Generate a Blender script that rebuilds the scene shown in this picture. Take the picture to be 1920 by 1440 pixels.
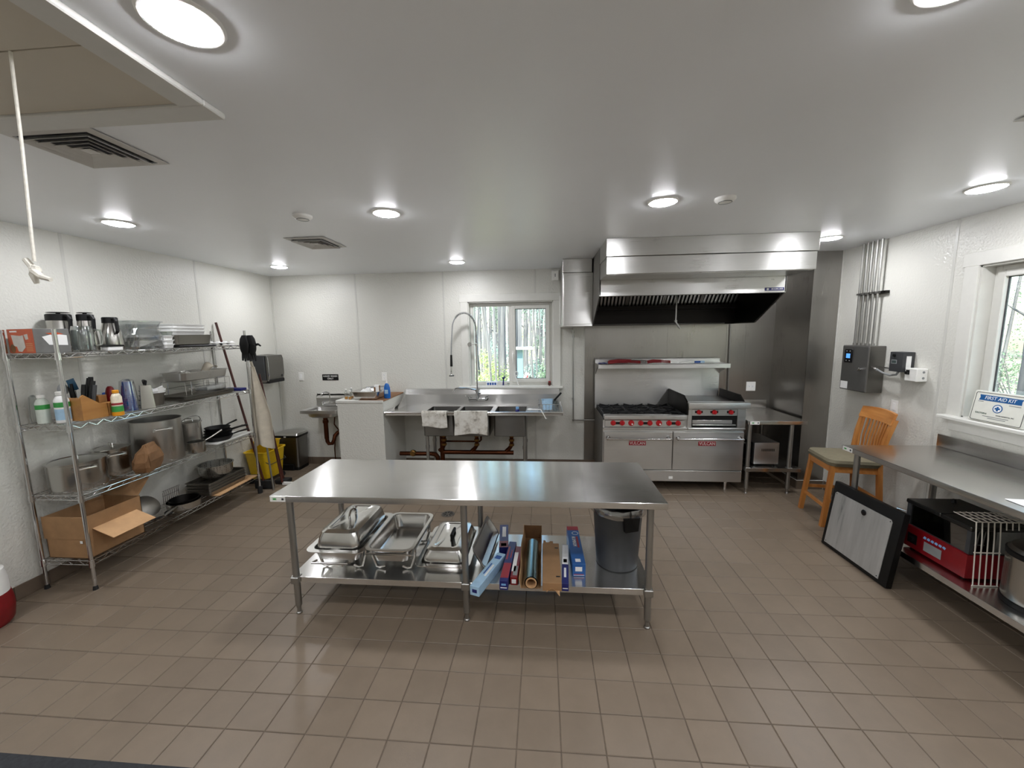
import bpy, bmesh, math, random
from mathutils import Vector, Matrix
random.seed(7)
for o in list(bpy.data.objects): bpy.data.objects.remove(o)
SC=bpy.context.scene; COL=SC.collection
R=math.radians; PI=math.pi
# ---------------------------------------------------------------- camera
F_PX,PITCH,YAW,ROLL,CAM_H=733.3287,0.1288,0.0804,-0.0148,1.8378
cy,sy,cp,sp=math.cos(YAW),math.sin(YAW),math.cos(PITCH),math.sin(PITCH)
fw=Vector((-sy*cp,cy*cp,-sp)); rt=Vector((cy,sy,0)); up=rt.cross(fw)
c_,s_=math.cos(ROLL),math.sin(ROLL)
CR=c_*rt+s_*up; CU=-s_*rt+c_*up
cd=bpy.data.cameras.new('camera'); cam=bpy.data.objects.new('camera',cd); COL.objects.link(cam)
cd.sensor_width=36; cd.sensor_fit='HORIZONTAL'; cd.lens=F_PX/1920*36; cd.clip_start=.05; cd.clip_end=200
cam.matrix_world=Matrix(((CR.x,CU.x,-fw.x,0),(CR.y,CU.y,-fw.y,0),(CR.z,CU.z,-fw.z,CAM_H),(0,0,0,1)))
SC.camera=cam
def proj(P):
    d=Vector(P)-Vector((0,0,CAM_H)); z=d.dot(fw)
    return (960+F_PX*d.dot(CR)/z,720-F_PX*d.dot(CU)/z,z)
# ---------------------------------------------------------------- world, sun, exposure
w=bpy.data.worlds.new('world'); SC.world=w; w.use_nodes=True
nt=w.node_tree; bg=nt.nodes['Background']
sky=nt.nodes.new('ShaderNodeTexSky'); sky.sky_type='NISHITA'; sky.sun_disc=False; sky.sun_elevation=R(48); sky.sun_rotation=R(200); sky.air_density=1.2
nt.links.new(sky.outputs[0],bg.inputs[0]); bg.inputs[1].default_value=.6
sd=bpy.data.lights.new('sun','SUN'); sd.energy=11; sd.angle=R(1.5); sd.color=(1,.95,.86)
sun=bpy.data.objects.new('sun',sd); COL.objects.link(sun); sun.rotation_euler=(R(42),0,R(-28))
SC.view_settings.view_transform='Standard'; SC.view_settings.look='None'; SC.view_settings.gamma=1; SC.view_settings.use_curve_mapping=False
SC.view_settings.exposure=0.26
LAMP_STRENGTH=150
# ---------------------------------------------------------------- materials
def C(h):
    h=h.lstrip('#'); v=[int(h[i:i+2],16)/255 for i in(0,2,4)]
    return tuple((x/12.92 if x<=.04045 else ((x+.055)/1.055)**2.4) for x in v)+(1,)
MATS={}
def newmat(name):
    m=bpy.data.materials.new(name); m.use_nodes=True; MATS[name]=m
    return m,m.node_tree,m.node_tree.nodes['Principled BSDF']
def L(t,a,b): t.links.new(a,b)
def coords(t,scale=(1,1,1),kind='Object'):
    tc=t.nodes.new('ShaderNodeTexCoord'); mp=t.nodes.new('ShaderNodeMapping'); mp.inputs['Scale'].default_value=scale
    L(t,tc.outputs[kind],mp.inputs[0]); return mp.outputs[0]
def noise(t,vec,scale,detail=3,rough=.55):
    n=t.nodes.new('ShaderNodeTexNoise'); n.inputs['Scale'].default_value=scale; n.inputs['Detail'].default_value=detail; n.inputs['Roughness'].default_value=rough
    if vec: L(t,vec,n.inputs['Vector'])
    return n.outputs['Fac']
def ramp(t,fac,stops):
    r=t.nodes.new('ShaderNodeValToRGB'); e=r.color_ramp.elements
    while len(e)<len(stops): e.new(.5)
    for i,(p,c) in enumerate(stops): e[i].position=p; e[i].color=c
    L(t,fac,r.inputs[0]); return r.outputs[0]
def bump(t,h,strength,dist,bs):
    b=t.nodes.new('ShaderNodeBump'); b.inputs['Strength'].default_value=strength; b.inputs['Distance'].default_value=dist
    L(t,h,b.inputs['Height']); L(t,b.outputs[0],bs.inputs['Normal'])
def mul(c,k): return tuple(x*k for x in c[:3])+(1,)
def paint(name,col,rough=.5,var=.08,scale=18,bmp=0,spec=.5,metal=0,coat=0,sheen=0):
    m,t,b=newmat(name); c=C(col) if isinstance(col,str) else col
    v=coords(t); f=noise(t,v,scale)
    L(t,ramp(t,f,[(.3,mul(c,1-var)),(.7,mul(c,1+var))]),b.inputs['Base Color'])
    b.inputs['Roughness'].default_value=rough; b.inputs['Metallic'].default_value=metal; b.inputs['Specular IOR Level'].default_value=spec
    if coat: b.inputs['Coat Weight'].default_value=coat
    if sheen: b.inputs['Sheen Weight'].default_value=sheen
    if bmp: bump(t,noise(t,v,scale*6,2),bmp,.004,b)
    return m
def steel(name,grain=(1,.2,0),col='#cbcac7',rough=.3,aniso=.75,gs=1.0,blotch=.06):
    m,t,b=newmat(name); c=C(col)
    b.inputs['Metallic'].default_value=1
    ax=[3 if abs(g)==max(abs(x) for x in grain) else 400*gs for g in grain]
    v=coords(t,tuple(ax)); f=noise(t,v,1.0,2)
    v2=coords(t); f2=noise(t,v2,3.5,3)
    mx=t.nodes.new('ShaderNodeMath'); mx.operation='MULTIPLY_ADD'; mx.inputs[1].default_value=.5; L(t,f,mx.inputs[0])
    m2=t.nodes.new('ShaderNodeMath'); m2.operation='MULTIPLY'; m2.inputs[1].default_value=.5; L(t,f2,m2.inputs[0]); L(t,m2.outputs[0],mx.inputs[2])
    L(t,ramp(t,mx.outputs[0],[(.3,mul(c,1-blotch)),(.7,mul(c,1+blotch))]),b.inputs['Base Color'])
    rr=t.nodes.new('ShaderNodeMapRange'); rr.inputs[1].default_value=.3; rr.inputs[2].default_value=.7; rr.inputs[3].default_value=rough*.85; rr.inputs[4].default_value=rough*1.2
    L(t,mx.outputs[0],rr.inputs[0]); L(t,rr.outputs[0],b.inputs['Roughness'])
    b.inputs['Anisotropic'].default_value=aniso
    g=t.nodes.new('ShaderNodeNewGeometry'); x=t.nodes.new('ShaderNodeVectorMath'); x.operation='CROSS_PRODUCT'; x.inputs[1].default_value=grain
    L(t,g.outputs['Normal'],x.inputs[0]); L(t,x.outputs[0],b.inputs['Tangent'])
    bump(t,f,.02,.0005,b)
    return m
def emit(name,col,s):
    m,t,b=newmat(name); b.inputs['Base Color'].default_value=C(col); b.inputs['Emission Color'].default_value=C(col); b.inputs['Emission Strength'].default_value=s
    return m
def clear(name,tint='#ffffff',gloss=.1,rough=.03):
    m,t,b=newmat(name); t.nodes.remove(b); out=t.nodes['Material Output']
    tr=t.nodes.new('ShaderNodeBsdfTransparent'); tr.inputs[0].default_value=C(tint)
    gl=t.nodes.new('ShaderNodeBsdfGlossy'); gl.inputs['Roughness'].default_value=rough
    lw=t.nodes.new('ShaderNodeLayerWeight'); lw.inputs[0].default_value=.35
    mr=t.nodes.new('ShaderNodeMapRange'); mr.inputs[3].default_value=gloss; mr.inputs[4].default_value=.75
    L(t,lw.outputs['Facing'],mr.inputs[0])
    mx=t.nodes.new('ShaderNodeMixShader'); L(t,mr.outputs[0],mx.inputs[0]); L(t,tr.outputs[0],mx.inputs[1]); L(t,gl.outputs[0],mx.inputs[2]); L(t,mx.outputs[0],out.inputs[0])
    return m
# wall: pebbled fibreglass panel
def frp(name,col):
    m,t,b=newmat(name); c=C(col); v=coords(t)
    L(t,ramp(t,noise(t,v,1.3,2),[(.3,mul(c,.985)),(.7,mul(c,1.01))]),b.inputs['Base Color']); b.inputs['Roughness'].default_value=.3; b.inputs['Specular IOR Level'].default_value=.45
    bump(t,noise(t,v,60,2,.5),.9,.005,b); return m
frp('frp','#d6d5cd'); paint('white_trim','#dbdad3',.35,.02); paint('seam','#cac9c2',.35,.02)
paint('ceiling','#eff1f3',.34,.01,2); paint('hatch_panel','#c6beae',.55,.03,3); paint('plaster','#d8d6d0',.6,.02)
def tile_mat():
    m,t,b=newmat('tile'); v=coords(t,kind='Generated')
    oi=t.nodes.new('ShaderNodeObjectInfo'); g=t.nodes.new('ShaderNodeNewGeometry')
    a=t.nodes.new('ShaderNodeMath'); a.operation='ADD'; L(t,oi.outputs['Random'],a.inputs[0]); L(t,g.outputs['Random Per Island'],a.inputs[1])
    fr=t.nodes.new('ShaderNodeMath'); fr.operation='FRACT'; L(t,a.outputs[0],fr.inputs[0])
    tc=t.nodes.new('ShaderNodeNewGeometry'); f=noise(t,tc.outputs['Position'],9,4,.6)
    s=t.nodes.new('ShaderNodeMath'); s.operation='MULTIPLY_ADD'; s.inputs[1].default_value=.3; L(t,fr.outputs[0],s.inputs[0]); 
    k=t.nodes.new('ShaderNodeMath'); k.operation='MULTIPLY'; k.inputs[1].default_value=.7; L(t,f,k.inputs[0]); L(t,k.outputs[0],s.inputs[2])
    c=C('#7c6e5e'); L(t,ramp(t,s.outputs[0],[(.2,mul(c,.88)),(.8,mul(c,1.1))]),b.inputs['Base Color'])
    rr=t.nodes.new('ShaderNodeMapRange'); rr.inputs[3].default_value=.3; rr.inputs[4].default_value=.46; L(t,f,rr.inputs[0]); L(t,rr.outputs[0],b.inputs['Roughness'])
    b.inputs['Specular IOR Level'].default_value=.45
    bump(t,noise(t,tc.outputs['Position'],120,2),.12,.002,b); return m
tile_mat(); paint('grout','#655a4e',.8,.15,25); paint('base_tile','#6c5e50',.4,.06,8)
steel('steel'); steel('steel_y',(.2,1,0)); steel('steel_wall',(0.05,.02,1),'#a09d98',.3,.5); steel('steel_dark',(1,.2,0),'#7c7a76',.32)
steel('steel_top',(1,.15,0),'#dddcd9',.2,.92); steel('steel_top_y',(.15,1,0),'#dddcd9',.2,.9)
steel('chrome',(0,0,1),'#d4d4d4',.1,0); steel('pot',(.01,.01,1),'#b9b7b2',.22,.5); steel('alum',(.01,.01,1),'#c4c2be',.3,.3); steel('galv',(0,.1,1),'#a9a8a4',.4,.2)
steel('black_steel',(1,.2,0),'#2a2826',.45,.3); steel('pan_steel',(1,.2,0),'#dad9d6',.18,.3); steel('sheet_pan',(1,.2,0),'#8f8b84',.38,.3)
steel('copper',(0,.1,1),'#54301f',.38,.1); steel('brass',(0,.1,1),'#8c6a3c',.35,.1)
paint('black','#0a0a0a',.5,.2,spec=.35); paint('black_gloss','#0d0d0e',.25,.1); paint('iron','#161616',.6,.3,40,.2); paint('dark_grey','#3a3b3d',.5,.1); paint('rubber','#1b1b1b',.8,.15)
paint('white','#ecebe6',.4,.03); paint('red','#7c1016',.4,.1); paint('knob_red','#b51a22',.3,.08); paint('label_red','#9a1b28',.4,.05)
paint('blue','#1d4f9c',.4,.08); paint('navy','#1a1f66',.4,.1); paint('yellow','#e2bb1c',.4,.08); paint('green','#3c9a4a',.4,.1); paint('orange','#c2542a',.5,.12); paint('amber','#e2971c',.35,.08)
paint('cardboard','#a07b55',.8,.1,12); paint('cardboard_light','#c79e72',.8,.08,12); paint('kraft','#7c5a3a',.85,.15,14,.3)
paint('light_blue','#a9cbe4',.4,.1); paint('paper','#f0f0ee',.7,.02); paint('sky_blue','#7fb0e0',.4,.1); paint('grey_plastic','#8b8d8d',.5,.05); paint('canvas','#cfc6b4',.9,.08,14,.2)
paint('tint_soap','#1f66b8',.15,.05); clear('glass','#f4fbf8',.05); clear('clear_plastic','#eef2f2',.16,.08); clear('thin_bag','#eceff1',.32,.12); clear('pale_plastic','#e8efe8',.3,.15); clear('tint_blue','#5f8ad0',.2,.1); clear('tint_red','#c05a50',.15,.1)
# wood
def wood(name,c0,c1,scale=1,axis=2,rough=.4):
    m,t,b=newmat(name); s=[14*scale]*3; s[axis]=1.2*scale
    f=noise(t,coords(t,tuple(s)),1.5,4,.6); L(t,ramp(t,f,[(.3,C(c0)),(.7,C(c1))]),b.inputs['Base Color']); b.inputs['Roughness'].default_value=rough; return m
wood('oak','#a8642c','#c98a48'); wood('oak_rail','#b06c30','#d29250',1,1); wood('bamboo','#a06c38','#b98649',1,1,.5); wood('dark_wood','#3a1810','#55251a',1,2,.4); wood('bark','#5c5a5e','#8f8a8a',.4,2,.9); wood('cap_wood','#7a5238','#9c7450',1,1,.6)
# ---------------------------------------------------------------- mesh building
class B:
    def __init__(s): s.bm=bmesh.new(); s.i=0
    def mt(s,i): s.i=i; return s
    def f(s,vs):
        try: x=s.bm.faces.new(vs); x.material_index=s.i; return x
        except ValueError: return None
    def v(s,p): return s.bm.verts.new(p)
    def box(s,x0,x1,y0,y1,z0,z1,bev=0,seg=2):
        q=[s.v((x,y,z)) for z in(z0,z1) for y in(y0,y1) for x in(x0,x1)]
        fs=[s.f([q[i] for i in k]) for k in((0,2,3,1),(4,5,7,6),(0,1,5,4),(2,6,7,3),(0,4,6,2),(1,3,7,5))]
        if bev:
            es=list({e for f in fs for e in f.edges})
            r=bmesh.ops.bevel(s.bm,geom=es,offset=bev,segments=seg,profile=.7,affect='EDGES',clamp_overlap=True)
            for f in r['faces']: f.material_index=s.i
        return s
    def rbox(s,cx,cy_,cz,w,d,h,rot=None,bev=0):
        n0=set(s.bm.verts); s.box(-w/2,w/2,-d/2,d/2,-h/2,h/2,bev)
        M=Matrix.Translation((cx,cy_,cz))@(rot.to_4x4() if rot else Matrix())
        for v in s.bm.verts:
            if v not in n0: v.co=M@v.co
        return s
    def loft(s,rings,cap0=True,cap1=True,close=True):
        vs=[[s.v(p) for p in r] for r in rings]; n=len(vs[0])
        for a,b in zip(vs,vs[1:]):
            for i in range(n if close else n-1):
                j=(i+1)%n; s.f([a[i],a[j],b[j],b[i]])
        if cap0: s.f(vs[0][::-1])
        if cap1: s.f(vs[-1])
        return s
    def cyl(s,p0,p1,r,r2=None,seg=14,cap=True):
        p0,p1=Vector(p0),Vector(p1); d=(p1-p0); 
        if d.length<1e-9: return s
        d.normalize(); a=d.orthogonal().normalized(); b=d.cross(a)
        r2=r if r2 is None else r2
        rg=lambda p,q:[p+(a*math.cos(k)+b*math.sin(k))*q for k in[2*PI*i/seg for i in range(seg)]]
        return s.loft([rg(p0,r),rg(p1,r2)],cap,cap)
    def tube(s,pts,r,seg=8,closed=False):
        P=[Vector(p) for p in pts]; n=len(P); rings=[]; a=None
        for i,p in enumerate(P):
            if closed: d=P[(i+1)%n]-P[i-1]
            else: d=P[min(i+1,n-1)]-P[max(i-1,0)]
            d.normalize()
            if a is None: a=d.orthogonal().normalized()
            else:
                a=a-d*a.dot(d)
                if a.length<1e-6: a=d.orthogonal()
                a.normalize()
            b=d.cross(a); rr=r[i] if isinstance(r,(list,tuple)) else r
            rings.append([p+(a*math.cos(2*PI*k/seg)+b*math.sin(2*PI*k/seg))*rr for k in range(seg)])
        if closed: rings.append(rings[0])
        return s.loft(rings,not closed,not closed)
    def lathe(s,prof,seg=24,c=(0,0,0),sx=1,sy=1,cap0=True,cap1=True):
        rings=[[(c[0]+r*sx*math.cos(2*PI*k/seg),c[1]+r*sy*math.sin(2*PI*k/seg),c[2]+z) for k in range(seg)] for r,z in[(max(r,1e-4),z) for r,z in prof]]
        return s.loft(rings,cap0,cap1)
    def prism(s,poly,a0,a1,axis='x'):
        def P(u,v,a): return {'x':(a,u,v),'y':(u,a,v),'z':(u,v,a)}[axis]
        return s.loft([[P(u,v,a0) for u,v in poly],[P(u,v,a1) for u,v in poly]])
    def quad(s,*p): s.f([s.v(x) for x in p]); return s
    def ball(s,c,r,seg=12,sc=(1,1,1)):
        n=max(4,seg//2); return s.loft([[(c[0]+r*sc[0]*math.sin(PI*j/n)*math.cos(2*PI*k/seg)+(1e-5*math.cos(2*PI*k/seg)),c[1]+r*sc[1]*math.sin(PI*j/n)*math.sin(2*PI*k/seg)+(1e-5*math.sin(2*PI*k/seg)),c[2]-r*sc[2]*math.cos(PI*j/n)) for k in range(seg)] for j in range(n+1)])
    def grid(s,fn,nu,nv):
        vs=[[s.v(fn(i/nu,j/nv)) for j in range(nv+1)] for i in range(nu+1)]
        for i in range(nu):
            for j in range(nv): s.f([vs[i][j],vs[i+1][j],vs[i+1][j+1],vs[i][j+1]])
        return s
    def solid(s,fn,nu,nv,t):
        # thick sheet: fn(u,v)->point, t offset vector
        t=Vector(t)
        a=[[s.v(fn(i/nu,j/nv)) for j in range(nv+1)] for i in range(nu+1)]; b=[[s.v(Vector(v.co)+t) for v in r] for r in a]
        for i in range(nu):
            for j in range(nv):
                s.f([a[i][j],a[i+1][j],a[i+1][j+1],a[i][j+1]]); s.f([b[i][j],b[i][j+1],b[i+1][j+1],b[i+1][j]])
        for i in range(nu):
            s.f([a[i][0],b[i][0],b[i+1][0],a[i+1][0]]); s.f([a[i][nv],a[i+1][nv],b[i+1][nv],b[i][nv]])
        for j in range(nv):
            s.f([a[0][j],a[0][j+1],b[0][j+1],b[0][j]]); s.f([a[nu][j],b[nu][j],b[nu][j+1],a[nu][j+1]])
        return s
    def mesh(s,name,mats,smooth=True):
        bmesh.ops.recalc_face_normals(s.bm,faces=s.bm.faces[:])
        me=bpy.data.meshes.new(name); s.bm.to_mesh(me); s.bm.free()
        for m in (mats if isinstance(mats,(list,tuple)) else [mats]): me.materials.append(MATS[m])
        if smooth and len(me.polygons):
            me.polygons.foreach_set('use_smooth',[True]*len(me.polygons)); me.set_sharp_from_angle(angle=R(32))
        return me
    def obj(s,name,mats,parent=None,smooth=True,label=None,loc=None):
        o=bpy.data.objects.new(name,s.mesh(name,mats,smooth)); COL.objects.link(o)
        if parent: o.parent=parent
        if label: o['label']=label
        if loc: o.location=loc
        return o
def W(o):
    o.location=-Vector(o.parent.location); return o
def wobj(s,name,mats,parent,smooth=True,label=None): return W(s.obj(name,mats,parent,smooth,label))
B.wobj=wobj
def rrect(cx,cy_,w,d,r,z,n=4):
    P=[]; r=min(r,w/2-1e-4,d/2-1e-4)
    for k,(sx,sy_) in enumerate(((1,1),(-1,1),(-1,-1),(1,-1))):
        for i in range(n+1):
            a=PI/2*(k+i/n); P.append((cx+sx*(w/2-r)+r*math.cos(a),cy_+sy_*(d/2-r)+r*math.sin(a),z))
    return P
def thing(name,label,cat,loc=(0,0,0),rz=0,group=None):
    o=bpy.data.objects.new(name,None); COL.objects.link(o); o.location=loc; o.rotation_euler=(0,0,rz); o.empty_display_size=.05
    return tag(o,label,cat,group)
def tag(o,label,cat,group=None):
    o['label']=label; o['category']=cat
    if group: o['group']=group
    return o
def struct(o): o['kind']='structure'; return o
def copy_tree(o,parent=None):
    c=o.copy(); COL.objects.link(c); c.parent=parent
    for ch in list(o.children):
        if ch!=c: copy_tree(ch,c)
    return c
def dup(o,loc,rz=None,label=None):
    c=copy_tree(o); c.location=loc
    if rz is not None: c.rotation_euler=(0,0,rz)
    if label: c['label']=label
    return c
def text(body,size,mat,parent,M,name='lettering',ext=.0006,align='CENTER',sx=1,shear=0):
    cu=bpy.data.curves.new('t','FONT'); cu.body=body; cu.size=size; cu.extrude=ext; cu.align_x=align; cu.align_y='CENTER'; cu.shear=shear; cu.resolution_u=3
    to=bpy.data.objects.new('t',cu); COL.objects.link(to)
    dg=bpy.context.evaluated_depsgraph_get(); me=bpy.data.meshes.new_from_object(to.evaluated_get(dg)); bpy.data.objects.remove(to); bpy.data.curves.remove(cu)
    me.materials.clear(); me.materials.append(MATS[mat]); me.transform(M@Matrix.Diagonal((sx,1,1,1)))
    o=bpy.data.objects.new(name,me); COL.objects.link(o); o.parent=parent; return o
def frame_m(o,x,y):   # matrix: text local x->x dir, y->y dir
    x,y=Vector(x).normalized(),Vector(y).normalized(); z=x.cross(y)
    return Matrix(((x.x,y.x,z.x,o[0]),(x.y,y.y,z.y,o[1]),(x.z,y.z,z.z,o[2]),(0,0,0,1)))
steel('wrap_film',(0,1,0),'#7f9aa0',.2,.2); paint('foil_blue','#1d5a9e',.4,.08); paint('bin_grey','#3f4143',.45,.06); paint('carton_grey','#6f6f6c',.5,.1); paint('grey_print','#c9c5be',.5,.1)
paint('pale_paint','#cfd6cc',.4,.05); paint('spat_blue','#274a63',.4,.1); paint('can_print','#e4d9c2',.35,.2,30); paint('tint_cup','#2f5fb4',.15,.2,40); paint('mat_rubber','#2c2e31',.85,.25,60,.4); paint('seat_cloth','#7d7660',.9,.06,30,.2)
def perf():
    m,t,b=newmat('perforated'); b.inputs['Metallic'].default_value=1; b.inputs['Roughness'].default_value=.3
    v=coords(t,(1,1,1)); x=t.nodes.new('ShaderNodeTexVoronoi'); x.inputs['Scale'].default_value=55; x.inputs['Randomness'].default_value=.15; L(t,v,x.inputs['Vector'])
    L(t,ramp(t,x.outputs['Distance'],[(.22,C('#2a2a2a')),(.3,C('#c0bfba'))]),b.inputs['Base Color'])
perf()
paint('warmer_red','#7d0c16',.35,.08); clear('tinted_glass','#6a726c',.12,.05); steel('dark_grey_metal',(.1,1,0),'#4a4a49',.4,.3); paint('rack_white','#d9d4c8',.4,.05); steel('grinder_metal',(1,0,.2),'#77756c',.5,.2); paint('kit_white','#e6e6dc',.35,.03); paint('kit_blue','#1c5a96',.4,.05); paint('dark_green','#2c4a3c',.5,.05)
steel('box_grey',(1,.2,.1),'#8a8987',.5,.2); emit('screen_blue','#4f8fe0',1.0); paint('lcd','#3d4a48',.3,.1); paint('hatch_trim','#d2d1cb',.5,.02); paint('cord','#e6e2d6',.8,.1,80); paint('vent_white','#cfcdc8',.45,.02); paint('vent_dark','#26262a',.6,.1)
def scuff():
    m,t,b=newmat('scuffed'); b.inputs['Metallic'].default_value=.45; v=coords(t,(1,9,1.0)); f=noise(t,v,1.6,5,.6)
    L(t,ramp(t,f,[(.30,C('#6b6b69')),(.42,C('#b4b4b1')),(.7,C('#c6c6c3'))]),b.inputs['Base Color']); b.inputs['Roughness'].default_value=.42
scuff()
def leafm(n,c0,c1):
    m,t,b=newmat(n); g=t.nodes.new('ShaderNodeNewGeometry'); L(t,ramp(t,g.outputs['Random Per Island'],[(0,C(c0)),(1,C(c1))]),b.inputs['Base Color']); b.inputs['Roughness'].default_value=.6
    b.inputs['Subsurface Weight'].default_value=0
leafm('leaf_a','#5d7a5c','#a9c4a0'); leafm('leaf_b','#74958c','#c0d8cc'); leafm('leaf_c','#9ab85e','#dde89a'); paint('ground_mat','#a39684',.9,.5,1.2); paint('post_pale','#7d9ca0',.6,.05)
# ================================================================ room shell
XL,XR,YB,YF,H=-3.751,3.217,5.2535,-2.3,2.664
CX,CY=2.93,4.600            # chase in the back right corner
TX,TY,TX0,TY0=.1979,.190,.072,1.705
fl=struct(B().box(XL-.2,XR+.2,YF-.2,YB+.2,-.15,-.004).obj('floor','grout'))
def tile_mesh(w,d):
    b=B(); c=.0025
    b.loft([[(-w/2,-d/2,-.006),(w/2,-d/2,-.006),(w/2,d/2,-.006),(-w/2,d/2,-.006)],[(-w/2,-d/2,-c),(w/2,-d/2,-c),(w/2,d/2,-c),(-w/2,d/2,-c)],[(-w/2+c,-d/2+c,0),(w/2-c,-d/2+c,0),(w/2-c,d/2-c,0),(-w/2+c,d/2-c,0)]],cap0=False)
    return b
G=.0036; cells=[]
i0=math.floor((XL-TX0)/TX); i1=math.ceil((XR-TX0)/TX); j0=math.floor((YF-TY0)/TY); j1=math.ceil((YB-TY0)/TY)
for i in range(i0,i1):
    for j in range(j0,j1):
        x0,x1=max(TX0+i*TX,XL),min(TX0+(i+1)*TX,XR); y0,y1=max(TY0+j*TY,YF),min(TY0+(j+1)*TY,YB)
        if x1-x0<.03 or y1-y0<.03: continue
        cx_,cyy=(x0+x1)/2,(y0+y1)/2
        full=abs(x1-x0-TX)<1e-4 and abs(y1-y0-TY)<1e-4
        p=proj((cx_,cyy,0)); vis=p[2]>.3 and -40<p[0]<1960 and p[1]<1480
        hid=(-1.55<cx_<.55 and 2.5<cyy<3.2)
        cells.append((0 if(vis and full and not hid) else 1,cx_*cx_+cyy*cyy,cx_,cyy,x1-x0,y1-y0))
cells.sort(); tm=tile_mesh(TX-G,TY-G).mesh('tile','tile'); rest=B()
for n,(a,_,x,y,w_,d_) in enumerate(cells):
    if n<300 and a==0:
        o=bpy.data.objects.new('tile',tm); COL.objects.link(o); o.parent=fl; o.location=(x,y,random.uniform(-.0006,.0004))
    else:
        w2,d2=w_-G,d_-G; c=.0025; z=random.uniform(-.0006,.0004)
        rest.loft([[(x-w2/2,y-d2/2,-.006),(x+w2/2,y-d2/2,-.006),(x+w2/2,y+d2/2,-.006),(x-w2/2,y+d2/2,-.006)],[(x-w2/2,y-d2/2,-c),(x+w2/2,y-d2/2,-c),(x+w2/2,y+d2/2,-c),(x-w2/2,y+d2/2,-c)],[(x-w2/2+c,y-d2/2+c,z),(x+w2/2-c,y-d2/2+c,z),(x+w2/2-c,y+d2/2-c,z),(x-w2/2+c,y+d2/2-c,z)]],cap0=False)
ro=rest.obj('tiles_remaining','tile',fl); ro['kind']='stuff'
struct(B().box(XL-.2,XR+.2,YF-.2,YB+.2,H,H+.15).obj('ceiling','ceiling'))
def holed(u0,u1,v0,v1,h=None):
    if not h or h[1]<=u0 or h[0]>=u1 or h[3]<=v0 or h[2]>=v1: return [(u0,u1,v0,v1)]
    a,b_,c,d=max(h[0],u0),min(h[1],u1),max(h[2],v0),min(h[3],v1); out=[]
    if a>u0: out.append((u0,a,v0,v1))
    if b_<u1: out.append((b_,u1,v0,v1))
    if c>v0: out.append((a,b_,v0,c))
    if d<v1: out.append((a,b_,d,v1))
    return out
W1=(-1.0,.133,1.125,2.258); W2=(1.95,3.225,1.145,2.283)
def wall(name,axis,pos,out,u0,u1,hole,seams,t=.15,pmat='frp',split=None):
    b=B(); a0,a1=sorted((pos+out*.004,pos+out*t))
    for (p,q,r_,s_) in holed(u0,u1,0,H,hole):
        (b.box(p,q,a0,a1,r_,s_) if axis=='y' else b.box(a0,a1,p,q,r_,s_))
    wo=struct(b.obj(name,'plaster')); ed=[u0]+seams+[u1]
    for p0,p1 in zip(ed,ed[1:]):
        b=B(); q0,q1=sorted((pos,pos+out*.006))
        for (p,q,r_,s_) in holed(p0,p1,0,H,hole):
            (b.box(p,q,q0,q1,r_,s_) if axis=='y' else b.box(q0,q1,p,q,r_,s_))
        b.obj('panel',pmat,wo)
    for s in seams:
        b=B(); q0,q1=sorted((pos-out*.003,pos+out*.002))
        segs=[(.1,H)] if not(hole and hole[0]-.11<s<hole[1]+.11) else [(.1,hole[2]-.06),(hole[3]+.1,H)]
        for z0,z1 in segs: (b.box(s-.012,s+.012,q0,q1,z0,z1,.002,1) if axis=='y' else b.box(q0,q1,s-.012,s+.012,z0,z1,.002,1))
        b.obj('seam_strip','seam',wo)
    return wo
wb=wall('wall_back','y',YB,1,XL,XR,W1,[-2.54,-1.326,-.104,.545])
wl=wall('wall_left','x',XL,-1,YF,YB,None,[-.75,.46,1.67,2.885,4.07])
wr=wall('wall_right','x',XR,1,YF,YB,W2,[-.23,.99,2.21,3.427])
wf=wall('wall_front','y',YF,-1,XL,XR,None,[-2.54,-1.326,-.104,1.1,2.3])
# corner beads where walls meet
b=B(); b.box(XL,XL+.018,YB-.018,YB,.1,H); b.obj('corner_strip','seam',wb)
# stainless cladding behind the cooking line, and the chase
b=B(); b.box(CX,XR,CY,YB,0,H); ch=struct(b.obj('wall_chase','plaster'))
for x0,x1 in((.548,1.62),(1.624,2.35),(2.354,CX-.002)): B().box(x0,x1,YB-.006,YB,.1,H-.001,.0015,1).obj('steel_panel','steel_wall',wb)
B().box(CX-.006,CX,CY-.006,YB-.008,.1,H-.001).obj('steel_panel','steel_wall',ch)
B().box(CX-.006,XR-.002,CY-.008,CY-.0005,.1,H-.001).obj('steel_panel','steel_wall',ch)
B().box(XR-.016,XR-.001,CY-.016,CY-.009,.1,H-.001).obj('corner_strip','seam',ch)
for (x,z) in((1.62,H),(2.35,H)): B().box(x-.01,x+.014,YB-.009,YB-.0061,.1,H-.001).obj('seam_strip','steel_wall',wb)
B().box(2.58,2.60,YB-.009,YB-.0061,.1,H-.001).obj('seam_strip','steel_wall',wb)
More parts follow.
